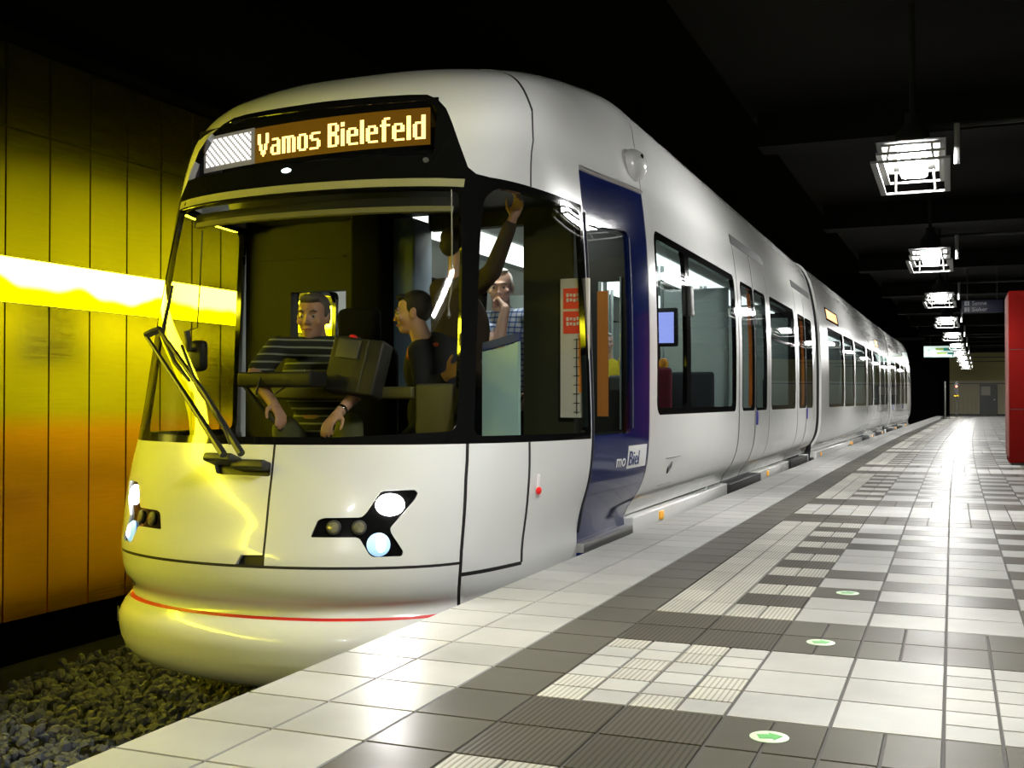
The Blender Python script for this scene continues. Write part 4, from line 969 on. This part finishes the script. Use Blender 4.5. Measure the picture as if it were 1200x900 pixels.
# its other side: the same panels turned round
for o in list(carB):
    c=copy_tree(o,tram)
    for g_ in [c]+list(c.children):
        if g_.type=='MESH' and g_.active_material is GL_SIDE: g_.data=g_.data.copy(); g_.data.materials[0]=GL_BLOCK
    c.matrix_local=TB@MBm@Matrix.Translation((0,LBc,0))@Matrix.Rotation(math.pi,4,'Z')
skirt(1.12,1.235,.35,8.25,MBm); skirt(1.12,1.235,9.95,12.05,MBm); skirt(1.12,1.235,13.75,LBc-.1,MBm); threshold(8.3,9.9,MBm); threshold(12.1,13.7,MBm)
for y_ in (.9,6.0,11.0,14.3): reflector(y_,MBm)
interior(.1,LBc-.1,MBm,None,[(2.2,.85,1),(2.2,-.85,1),(3.4,.85,0),(4.4,.85,1),(4.4,-.85,0),(6.4,.85,0),(6.4,-.85,0),(11,-.85,0),(11,.85,0)])
for x,y in ((.55,1.2),(.55,5.4),(-.55,5.4),(.55,8.2),(-.55,8.2),(.55,10.0)): place(MB().tube([(x,y,0),(x,y,2.28)],.02,n=8).build('grab_pole',POLE),MBm)
place(MB().rbox(Vector((-1.0,.3,-.62)),Vector((1.0,LBc-.3,-.30)),.03).build('underframe',DARKPL),MBm)
screens((3.42,5.44,8.15,10.0,11.98),MBm)
end_wall(.01,.07,MBm); end_wall(LBc-.07,LBc-.01,MBm)
# bellows between the cars
def bellows(y0,y1,xo):
    m=MB(); n=max(3,int((y1-y0)/.055)); base=[(-1.14,-.35),(-1.20,.2),(-1.22,.9),(-1.20,2.2),(-1.0,2.75),(-.5,2.98),(0,3.02)]; base=base+[(-x,z) for x,z in base[-2::-1]]
    ringv=[]
    for i in range(n+1):
        k=1.0 if i%2==0 else .955
        ringv += [(xo+x*k,y0+(y1-y0)*i/n,(z-1.2)*k+1.2) for x,z in base]
    q=len(base); fs=[(i*q+j,i*q+(j+1)%q,(i+1)*q+(j+1)%q,(i+1)*q+j) for i in range(n) for j in range(q)]
    m.add(ringv,fs); return place(m.build('gangway_bellows',RUBBER))
bellows(17.40,17.82,bend(17.6))
Y2=YB+LBc; bellows(Y2-.04,Y2+.40,bend(Y2+.2))
# ---- rear car: the same car turned round
YC=Y2+.36+17.45
MC=Matrix.Translation((bend(Y2+.36)+math.tan(.0225)*13.0,YC,0))@Matrix.Rotation(math.pi-.0225,4,'Z')
yc_off=MC@Vector((0,17.45,0)); MC=Matrix.Translation((bend(Y2+.36)-yc_off.x,0,0))@MC
for o in carA:
    if o.name.split('.')[0] in ('driver_console','control_panel','microphone_arm','mirror','mirror_wire','cord_pull','poster_reflection','side_poster_reflection','cab_partition','desk_box','desk_rail','grab_handle','info_screen','driver_seat'): continue
    c=copy_tree(o,tram); c.matrix_local=TB@MC
# ------------------------------------------------------------------ people
SKIN=M('skin',(.55,.32,.22),.5); SKINP=M('skin_pale',(.72,.46,.37),.5); SKIND=M('skin_tan',(.36,.20,.13),.5)
def cap_mesh(bm,a,ra,b,rb,n=12):
    a=Vector(a);b=Vector(b);d=b-a;Ln=max(d.length,1e-4);z=d/Ln;x=z.orthogonal().normalized();y=z.cross(x)
    rings=[]
    for k in (-4,-3,-2,-1,0): th_=k*math.pi/8; rings.append((a+z*(ra*math.sin(th_)),ra*math.cos(th_)))
    for k in (0,1,2,3,4): th_=k*math.pi/8; rings.append((b+z*(rb*math.sin(th_)),rb*math.cos(th_)))
    V_=[[bm.verts.new(c+x*(max(r,1e-4)*math.cos(2*math.pi*i/n))+y*(max(r,1e-4)*math.sin(2*math.pi*i/n))) for i in range(n)] for c,r in rings]
    for j in range(len(V_)-1):
        for i in range(n): bm.faces.new((V_[j][i],V_[j][(i+1)%n],V_[j+1][(i+1)%n],V_[j+1][i]))
    bm.faces.new(V_[0][::-1]); bm.faces.new(V_[-1])
def ell_mesh(bm,c,r,R=None,n=18):
    g=bmesh.ops.create_uvsphere(bm,u_segments=n,v_segments=n//2+3,radius=1)
    for v in g['verts']:
        q=Vector((v.co.x*r[0],v.co.y*r[1],v.co.z*r[2])); v.co=(R@q if R else q)+Vector(c)
def fuse(name,blobs,mat,voxel,parent,origin,smooth=4):
    "blobs: ('c',a,ra,b,rb) capsules and ('e',centre,radii,rotation) ellipsoids fused to one continuous skin"
    bm=bmesh.new()
    for q in blobs:
        if q[0]=='c': cap_mesh(bm,*q[1:])
        else: ell_mesh(bm,q[1],q[2],q[3] if len(q)>3 else None)
    me=bpy.data.meshes.new('tmp'); bm.to_mesh(me); bm.free()
    o=bpy.data.objects.new('tmp',me); COL.objects.link(o)
    m=o.modifiers.new('r','REMESH'); m.mode='VOXEL'; m.voxel_size=voxel; m.use_smooth_shade=True
    s=o.modifiers.new('s','SMOOTH'); s.factor=.5; s.iterations=smooth
    bpy.context.view_layer.update(); dg=bpy.context.evaluated_depsgraph_get()
    r=bpy.data.meshes.new_from_object(o.evaluated_get(dg)); bpy.data.objects.remove(o); bpy.data.meshes.remove(me)
    r.transform(Matrix.Translation(-Vector(origin))); r.name=name; r.materials.clear(); r.materials.append(mat)
    r.polygons.foreach_set('use_smooth',[True]*len(r.polygons))
    ob=bpy.data.objects.new(name,r); COL.objects.link(ob); ob.parent=parent
    return ob
def head_blobs(c,R,s=1.0):
    "R turns the head: local -y is where the face looks, z up. height about .225"
    c=Vector(c); P=lambda x,y,z: c+R@Vector((x*s,y*s,z*s)); E_=lambda x,y,z,a,b,d: ('e',P(x,y,z),(a*s,b*s,d*s),R)
    out=[E_(0,.012,.035,.074,.092,.082),E_(0,-.012,-.02,.066,.078,.088),E_(0,-.03,-.075,.046,.052,.040),E_(0,-.066,-.088,.026,.022,.022)]
    out+=[E_(0,-.082,.028,.05,.016,.012),E_(0,-.088,-.010,.011,.018,.028),E_(0,-.104,-.026,.013,.013,.011),E_(.014,-.094,-.030,.009,.009,.008),E_(-.014,-.094,-.030,.009,.009,.008)]
    out+=[E_(0,-.086,-.055,.024,.011,.006),E_(0,-.084,-.067,.021,.011,.007),E_(.042,-.066,-.022,.022,.018,.02),E_(-.042,-.066,-.022,.022,.018,.02)]
    for sx in (-1,1): out+=[E_(sx*.077,.012,-.008,.010,.020,.032),E_(sx*.082,.018,.006,.007,.016,.018)]
    return out
def face_parts(c,R,s,parent,origin,haircol,hairkind='short',browcol=None):
    c=Vector(c); P=lambda x,y,z: c+R@Vector((x*s,y*s,z*s))-Vector(origin)
    EW=M('eye_white',(.40,.37,.34),.3); EI=M('eye_dark',(.03,.02,.015),.15); LIP=M('lips',(.42,.16,.13),.5)
    for sx in (-1,1):
        e=MB(); e.lathe([(0,-.011*s),(.006*s,-.009*s),(.011*s,0),(.006*s,.009*s),(0,.011*s)],Matrix.Translation(P(sx*.031,-.076,.004))@R.to_4x4(),0,12)
        e.lathe([(0,-.0055*s),(.0045*s,-.003*s),(.0055*s,0),(.0045*s,.003*s),(0,.0055*s)],Matrix.Translation(P(sx*.031,-.0835,.004))@R.to_4x4(),1,10)
        e.build('eye',[EW,EI],parent)
    lm=MB(); lm.tube([P(-.024,-.090,-.060),P(0,-.0985,-.059),P(.024,-.090,-.060)],[.003*s,.006*s,.003*s],n=8); lm.build('mouth',LIP,parent)
    if hairkind!='none':
        hm=M('hair_%d'%(int(haircol[0]*1000)),haircol,.75,noise=.5,nscale=120)
        E_=lambda x,y,z,a,b,d: ('e',c+R@Vector((x*s,y*s,z*s)),(a*s,b*s,d*s),R)
        bl=[E_(0,.026,.062,.079,.086,.066),E_(0,.05,.015,.076,.062,.07),E_(0,-.052,.092,.055,.034,.022),E_(.066,.02,.03,.016,.045,.045),E_(-.066,.02,.03,.016,.045,.045)]
        if hairkind=='thin': bl=[E_(0,.045,.045,.080,.066,.066),E_(.068,.022,.018,.015,.038,.045),E_(-.068,.022,.018,.015,.038,.045),E_(0,.0,.104,.055,.07,.018)]
        h=fuse('hair',bl,hm,.006*s,parent,origin,2)
        if browcol:
            for sx in (-1,1):
                MB().tube([P(sx*.014,-.094,.026),P(sx*.032,-.092,.032),P(sx*.05,-.080,.027)],[.0035*s,.005*s,.003*s],n=6).build('eyebrow',M('brow',browcol,.8),parent)
def hand_blobs(w,d,nrm_,s=1.0,curl=.6,thumb=1):
    "w wrist point, d pointing direction of the palm, nrm_ palm normal (where fingers curl to)"
    w=Vector(w); d=Vector(d).normalized(); n=Vector(nrm_); n=(n-d*n.dot(d)).normalized(); x=d.cross(n).normalized()
    out=[('c',w,.026*s,w+d*.03*s,.028*s)]
    for k,(o,l) in enumerate(((-.030,.070),(-.010,.080),(.010,.076),(.030,.060))):
        a=w+d*.03*s+x*o*.7*s; b=w+d*.092*s+x*o*s; out.append(('c',a,.015*s,b,.011*s))
        ang=0; p=b
        for f,r in ((.42,.0095),(.33,.0088),(.25,.0078)):
            ang+=curl*(1+.12*k); q=p+(d*math.cos(ang)+n*math.sin(ang))*l*f*s; out.append(('c',p,r*1.05*s,q,r*s)); p=q
    a=w+d*.02*s-x*thumb*.022*s; b=a+(d*.6-x*thumb*.75+n*.35).normalized()*.042*s; c_=b+(d*.85-x*thumb*.25+n*.45).normalized()*.032*s; e=c_+(d*.9+n*.4).normalized()*.024*s
    out += [('c',a,.014*s,b,.012*s),('c',b,.011*s,c_,.010*s),('c',c_,.010*s,e,.008*s)]
    return out
def limb(pts,rs): return [('c',pts[i],rs[i],pts[i+1],rs[i+1]) for i in range(len(pts)-1)]
def rz(a): return Matrix.Rotation(a,3,'Z')
def stripes_mat(name,base,line,scale,thr,axis='Z',rough=.85):
    m=bpy.data.materials.new(name); m.use_nodes=True; nt=m.node_tree; b=nt.nodes['Principled BSDF']; b.inputs['Roughness'].default_value=rough
    tc=nd(nt,'ShaderNodeTexCoord'); w=nd(nt,'ShaderNodeTexWave',wave_type='BANDS',bands_direction=axis); w.inputs['Scale'].default_value=scale; w.inputs['Distortion'].default_value=.6; w.inputs['Detail Scale'].default_value=.6
    g=nd(nt,'ShaderNodeMath',operation='GREATER_THAN'); g.inputs[1].default_value=thr; mx=nd(nt,'ShaderNodeMixRGB'); mx.inputs[1].default_value=(*base,1); mx.inputs[2].default_value=(*line,1)
    nt.links.new(tc.outputs['Object'],w.inputs['Vector']); nt.links.new(w.outputs['Fac'],g.inputs[0]); nt.links.new(g.outputs[0],mx.inputs[0]); nt.links.new(mx.outputs[0],b.inputs['Base Color'])
    return m,nt,b,mx,tc
STR,*_=stripes_mat('striped_polo',(.020,.024,.018),(.30,.32,.24),7.5,.86)
PLD,nt,b,mx,tc=stripes_mat('plaid_shirt',(.58,.66,.80),(.09,.17,.42),9,.80)
w2=nd(nt,'ShaderNodeTexWave',wave_type='BANDS',bands_direction='X'); w2.inputs['Scale'].default_value=9; nt.links.new(tc.outputs['Object'],w2.inputs['Vector'])
g2=nd(nt,'ShaderNodeMath',operation='GREATER_THAN'); g2.inputs[1].default_value=.80; nt.links.new(w2.outputs['Fac'],g2.inputs[0])
m2=nd(nt,'ShaderNodeMixRGB',blend_type='MULTIPLY'); m2.inputs[2].default_value=(.35,.45,.70,1); nt.links.new(g2.outputs[0],m2.inputs[0]); nt.links.new(mx.outputs[0],m2.inputs[1]); nt.links.new(m2.outputs[0],b.inputs['Base Color'])
DKB=M('dark_jacket',(.012,.013,.018),.85); OLT=M('olive_trousers',(.10,.11,.05),.85); JEAN=M('dark_trousers',(.02,.024,.035),.85); SHOE=M('shoe_black',(.01,.01,.01),.5); CORAL=M('orange_trim',(.75,.14,.03),.6)
def shoe(parent,origin,p,yaw):
    R=Matrix.Rotation(yaw,3,'Z'); p=Vector(p)
    fuse('shoe',[('c',p+R@Vector((0,.05,.035)),.04,p+R@Vector((0,-.09,.03)),.032),('c',p+R@Vector((0,.05,.04)),.042,p+R@Vector((0,.04,.09)),.042)],SHOE,.01,parent,origin,2)

# the driver, seated in the middle of the cab, facing the viewer
hd=Vector((-3.308,5.236,1.367)); o0=Vector((XC,5.5,0)); R=Matrix.Rotation(.22,3,'Z')@Matrix.Rotation(.06,3,'X')  # heads and many joints of the people come from image pixels plus a depth
dr_=empty('person',o0,'tram driver in a dark striped polo shirt seated at the controls in the cab','person')
hip=Vector((-3.34,5.42,.53)); ch=Vector((-3.335,5.30,.97)); nk=Vector((hd.x,hd.y+.05,hd.z-.16))
sR=Vector((-3.426,5.063,1.190)); sL=Vector((-3.111,5.340,1.206)); eR=Vector((-3.433,4.868,1.036)); hR=Vector((-3.238,4.755,0.882)); eL=Vector((-2.921,5.140,0.982)); hL=Vector((-2.960,4.933,0.838))
kR=Vector((-3.368,5.061,0.747)); kL=Vector((-3.019,5.147,0.766))
B_=head_blobs(hd,R,1.1)+limb([nk+Vector((0,.02,-.06)),hd+Vector((0,.02,-.06))],[.062,.056])+[('e',ch+Vector((0,0,.02)),(.165,.11,.22)),('e',hip+Vector((0,0,.14)),(.15,.105,.2)),('e',hip,(.165,.13,.11))]
B_+=limb([sR,eR,hR],[.055,.044,.027])+limb([sL,eL,hL],[.055,.044,.027])+hand_blobs(hR,hR-eR,(0,-.3,-1),1,.35)+hand_blobs(hL,(hL-eL),(0,-.2,-1),1,.35,-1)
B_+=limb([hip+Vector((-.10,0,0)),kR,Vector((kR.x,kR.y+.04,.06))],[.085,.062,.045])+limb([hip+Vector((.10,0,0)),kL,Vector((kL.x,kL.y+.04,.06))],[.085,.062,.045])
fuse('body',B_,SKIN,.007,dr_,o0); face_parts(hd,R,1.1,dr_,o0,(.14,.125,.11),'short',(.10,.08,.06))
mid=lambda a,b,t: Vector(a)+(Vector(b)-Vector(a))*t
fuse('polo_shirt',[('e',ch+Vector((0,0,.05)),(.205,.14,.23)),('e',hip+Vector((0,-.04,.20)),(.185,.14,.24)),('c',sR,.068,mid(sR,eR,.8),.062),('c',sL,.068,mid(sL,eL,.8),.062),('c',mid(sR,nk,.2),.062,mid(sL,nk,.2),.062),('c',nk+Vector((0,.02,-.07)),.078,nk+Vector((0,.02,-.02)),.066)],STR,.012,dr_,o0)
fuse('trousers',[('e',hip,(.18,.145,.115))]+limb([hip+Vector((-.10,0,0)),kR,Vector((kR.x,kR.y+.04,.10))],[.098,.076,.06])+limb([hip+Vector((.10,0,0)),kL,Vector((kL.x,kL.y+.04,.10))],[.098,.076,.06]),OLT,.012,dr_,o0)
shoe(dr_,o0,(kR.x,kR.y+.02,0),0); shoe(dr_,o0,(kL.x,kL.y+.02,0),0)
MB().tube([nk+Vector((-.03,-.055,-.05))-o0,nk+Vector((-.01,-.115,-.13))-o0,nk+Vector((-.015,-.15,-.25))-o0],.004,n=6).build('lanyard',INTW,dr_)
MB().lathe([(.031,-.008),(.033,0),(.031,.008)],Matrix.Translation(mid(eL,hL,.88)-o0)@(hL-eL).to_track_quat('Z','Y').to_matrix().to_4x4(),n=16).build('wristwatch',CHROME,dr_)

# the colleague beside him, seen in profile
hd=Vector((-2.791,5.445,1.391)); o0=Vector((hd.x,hd.y,0)); R=Matrix.Rotation(-1.25,3,'Z')@Matrix.Rotation(.10,3,'X')
p_=empty('person',o0,'person in a dark jacket with orange collar beside the driver, face in profile','person')
nk=hd+Vector((.05,.02,-.15)); ch=Vector((-2.709,5.537,1.044)); hip=Vector((-2.692,5.549,0.756))
sA=Vector((-2.711,5.372,1.172)); sB=Vector((-2.708,5.750,1.208)); eA=Vector((-2.642,5.296,0.955)); hA=Vector((-2.509,5.295,1.037)); eB=Vector((-2.608,5.687,0.973)); hB=Vector((-2.565,5.490,0.900))
B_=head_blobs(hd,R)+limb([nk,hd+Vector((.02,0,-.06))],[.06,.055])+[('e',ch+Vector((0,0,.04)),(.15,.13,.20)),('e',hip+Vector((0,0,.06)),(.15,.13,.16))]+limb([sA,eA,hA],[.052,.042,.027])+limb([sB,eB,hB],[.052,.042,.027])+hand_blobs(hA,hA-eA,(-.5,-1,0),1,.5)+hand_blobs(hB,hB-eB,(-1,-.5,0),1,.5)
fuse('body',B_+limb([hip,Vector((hip.x-.12,hip.y-.28,.58)),Vector((hip.x-.12,hip.y-.24,.08))],[.10,.07,.05])+limb([hip,Vector((hip.x+.12,hip.y-.28,.58)),Vector((hip.x+.12,hip.y-.24,.08))],[.10,.07,.05]),SKIN,.007,p_,o0); face_parts(hd,R,1,p_,o0,(.022,.018,.014),'short',(.02,.015,.01))
fuse('jacket',[('e',ch+Vector((0,0,.04)),(.175,.155,.21)),('e',hip+Vector((0,0,.08)),(.175,.15,.19))]+limb([sA,eA,mid(eA,hA,.7)],[.068,.058,.042])+limb([sB,eB,mid(eB,hB,.7)],[.068,.058,.042])+[('c',sA,.07,sB,.07)],DKB,.012,p_,o0)
fuse('trousers',[('e',hip,(.17,.15,.12))]+limb([hip,Vector((hip.x-.12,hip.y-.28,.58)),Vector((hip.x-.12,hip.y-.24,.10))],[.115,.085,.062])+limb([hip,Vector((hip.x+.12,hip.y-.28,.58)),Vector((hip.x+.12,hip.y-.24,.10))],[.115,.085,.062]),JEAN,.012,p_,o0)
for s in (-.12,.12): shoe(p_,o0,(hip.x+s,hip.y-.26,0),0)
fuse('collar',[('c',nk+Vector((-.06,-.04,-.05)),.016,nk+Vector((-.03,-.09,-.10)),.022),('c',nk+Vector((.02,-.07,-.06)),.02,nk+Vector((.10,-.03,-.03)),.016)],CORAL,.008,p_,o0,2)
st2=MB(); st2.rbox(Vector((hip.x-.2,hip.y-.15,.36))-o0,Vector((hip.x+.2,hip.y+.18,.44))-o0,.03)

# the man with the raised arm in the cab doorway
hd=Vector((-2.777,6.004,1.826)); o0=Vector((hd.x,hd.y,0)); R=Matrix.Rotation(2.6,3,'Z')
p_=empty('person',o0,'dark figure standing behind the windscreen pillar with one arm raised to the doorway top','person')
sh=Vector((-2.760,5.993,1.596)); sh2=Vector((-2.615,5.943,1.591)); el=Vector((-2.476,5.837,1.654)); ha=Vector((-2.345,5.830,1.953)); ch=Vector((hd.x+.02,hd.y,1.32)); hip=Vector((hd.x,hd.y,.95)); nk=hd+Vector((0,0,-.15))
sl=sh+Vector((-.15,.05,-.01)); el2=sl+Vector((-.03,.06,-.29)); hl2=el2+Vector((.03,-.02,-.25))
legs=lambda r: limb([hip+Vector((-.09,0,-.05)),Vector((hip.x-.10,hip.y-.01,.50)),Vector((hip.x-.10,hip.y+.02,.08))],r)+limb([hip+Vector((.09,0,-.05)),Vector((hip.x+.10,hip.y-.01,.50)),Vector((hip.x+.10,hip.y+.02,.08))],r)
fuse('body',head_blobs(hd,R)+limb([nk+Vector((0,0,-.06)),hd+Vector((0,0,-.06))],[.062,.056])+[('e',ch,(.16,.11,.24)),('e',hip+Vector((0,0,.06)),(.155,.11,.18))]+limb([sh2,el,ha],[.055,.044,.028])+limb([sl,el2,hl2],[.055,.043,.027])+hand_blobs(ha,ha-el,(0,-.5,.2),1,.5)+hand_blobs(hl2,hl2-el2,(1,0,0),1,.4)+legs([.085,.058,.044]),SKIND,.008,p_,o0); face_parts(hd,R,1,p_,o0,(.014,.012,.010),'short',(.02,.015,.01))
fuse('jacket',[('e',ch,(.19,.135,.25)),('e',hip+Vector((0,0,.10)),(.175,.13,.18)),('c',sl,.07,sh2,.07)]+limb([sh2,el,mid(el,ha,.85)],[.066,.056,.042])+limb([sl,el2,mid(el2,hl2,.85)],[.068,.056,.042]),M('brown_sleeve',(.035,.022,.012),.85),.012,p_,o0)
fuse('trousers',[('e',hip,(.17,.13,.14))]+legs([.10,.075,.062]),JEAN,.014,p_,o0)
for s in (-.10,.10): shoe(p_,o0,(hip.x+s,hip.y+.02,0),2.6)

# the elderly passenger with his hand at his mouth
hd=Vector((-2.761,6.638,1.648)); o0=Vector((hd.x,hd.y,0)); R=Matrix.Rotation(.30,3,'Z')@Matrix.Rotation(.16,3,'X')
p_=empty('person',o0,'white haired elderly man in a blue plaid shirt holding a hand to his mouth','person')
nk=hd+Vector((0,.04,-.15)); ch=Vector((hd.x+.01,hd.y+.06,1.28)); hip=Vector((hd.x+.01,hd.y+.07,.94))
sR=Vector((hd.x-.19,hd.y+.05,1.45)); sL=Vector((hd.x+.20,hd.y+.06,1.44)); eR=Vector((-2.665,6.381,1.262)); hR=Vector((-2.635,6.422,1.486)); eL=sL+Vector((.06,.05,-.29)); hL=eL+Vector((-.05,-.12,-.20))
sRx=Vector((hd.x-.16,hd.y+.02,1.42))
legs=lambda r: limb([hip+Vector((-.09,0,-.05)),Vector((hip.x-.10,hip.y-.01,.50)),Vector((hip.x-.10,hip.y+.02,.08))],r)+limb([hip+Vector((.09,0,-.05)),Vector((hip.x+.10,hip.y-.01,.50)),Vector((hip.x+.10,hip.y+.02,.08))],r)
fuse('body',head_blobs(hd,R,1.06)+limb([nk+Vector((0,0,-.06)),hd+Vector((0,.01,-.06))],[.066,.06])+[('e',ch,(.165,.12,.23)),('e',hip+Vector((0,-.02,.08)),(.17,.14,.2))]+limb([sRx,eR,hR],[.056,.046,.029])+limb([sL,eL,hL],[.056,.044,.028])+hand_blobs(hR,(hd+Vector((.01,-.10,-.045)))-hR,(-.9,.3,.2),1,.75)+hand_blobs(hL,hL-eL,(-1,0,0),1,.4)+legs([.09,.06,.046]),SKINP,.007,p_,o0); face_parts(hd,R,1.06,p_,o0,(.80,.78,.75),'thin',(.6,.58,.55))
fuse('plaid_shirt',[('e',ch,(.195,.15,.25)),('e',hip+Vector((0,-.02,.12)),(.195,.165,.22)),('c',mid(sRx,nk,.1),.07,mid(sL,nk,.1),.07),('c',sRx,.072,mid(sRx,eR,.62),.068),('c',sL,.072,mid(sL,eL,.85),.065),('c',nk+Vector((0,0,-.08)),.085,nk+Vector((0,-.005,-.03)),.074)],PLD,.010,p_,o0)
fuse('trousers',[('e',hip,(.18,.15,.14))]+legs([.105,.08,.064]),JEAN,.014,p_,o0)
for s in (-.10,.10): shoe(p_,o0,(hip.x+s,hip.y+.02,0),.2)

# a passenger in yellow farther back, seen through the blue door
hd=Vector((-3.694,12.087,1.569)); o0=Vector((hd.x,hd.y,0)); R=Matrix.Rotation(.5,3,'Z')
p_=empty('person',o0,'passenger in a yellow top and blue trousers farther back inside, seen through the blue door','person')
nk=hd+Vector((0,.03,-.15)); ch=Vector((hd.x,hd.y+.04,hd.z-.40)); hip=Vector((hd.x,hd.y+.04,hd.z-.74)); zs=hip.z
sR=Vector((hd.x-.19,hd.y+.04,hd.z-.22)); sL=Vector((hd.x+.19,hd.y+.04,hd.z-.22)); eR=sR+Vector((-.05,.02,-.27)); eL=sL+Vector((.05,.02,-.27)); hR=eR+Vector((.05,-.10,-.20)); hL=eL+Vector((-.05,-.10,-.20))
legs=lambda r: limb([hip+Vector((-.09,0,-.05)),Vector((hip.x-.10,hip.y-.02,zs*.53)),Vector((hip.x-.10,hip.y+.02,.08))],r)+limb([hip+Vector((.09,0,-.05)),Vector((hip.x+.10,hip.y-.02,zs*.53)),Vector((hip.x+.10,hip.y+.02,.08))],r)
fuse('body',head_blobs(hd,R)+limb([nk+Vector((0,0,-.06)),hd+Vector((0,.01,-.06))],[.06,.055])+[('e',ch,(.16,.11,.22)),('e',hip+Vector((0,0,.08)),(.16,.12,.2))]+limb([sR,eR,hR],[.052,.042,.027])+limb([sL,eL,hL],[.052,.042,.027])+hand_blobs(hR,hR-eR,(1,0,0),1,.4)+hand_blobs(hL,hL-eL,(-1,0,0),1,.4)+legs([.085,.058,.044]),SKINP,.010,p_,o0); face_parts(hd,R,1,p_,o0,(.70,.68,.64),'short')
fuse('yellow_top',[('e',ch,(.185,.135,.24)),('e',hip+Vector((0,0,.12)),(.175,.14,.17)),('c',sR,.068,mid(sR,eR,.9),.06),('c',sL,.068,mid(sL,eL,.9),.06)],M('yellow_cloth',(.75,.60,.03),.85),.012,p_,o0)
fuse('trousers',[('e',hip,(.175,.14,.13))]+legs([.10,.078,.062]),M('blue_cloth',(.08,.18,.36),.85),.014,p_,o0)
for s in (-.10,.10): shoe(p_,o0,(hip.x+s,hip.y+.02,0),.4)

# ------------------------------------------------------------------ world and view
w=bpy.data.worlds.new('world'); SC.world=w; w.use_nodes=True; w.node_tree.nodes['Background'].inputs['Color'].default_value=(.010,.010,.009,1); w.node_tree.nodes['Background'].inputs['Strength'].default_value=.25
vs=SC.view_settings; vs.view_transform='Standard'; vs.look='None'; vs.gamma=1; vs.exposure=0; vs.use_curve_mapping=False
SC.cycles.use_denoising=True; SC.cycles.max_bounces=8; SC.cycles.transparent_max_bounces=16; SC.cycles.sample_clamp_indirect=4; SC.cycles.caustics_reflective=False; SC.cycles.caustics_refractive=False
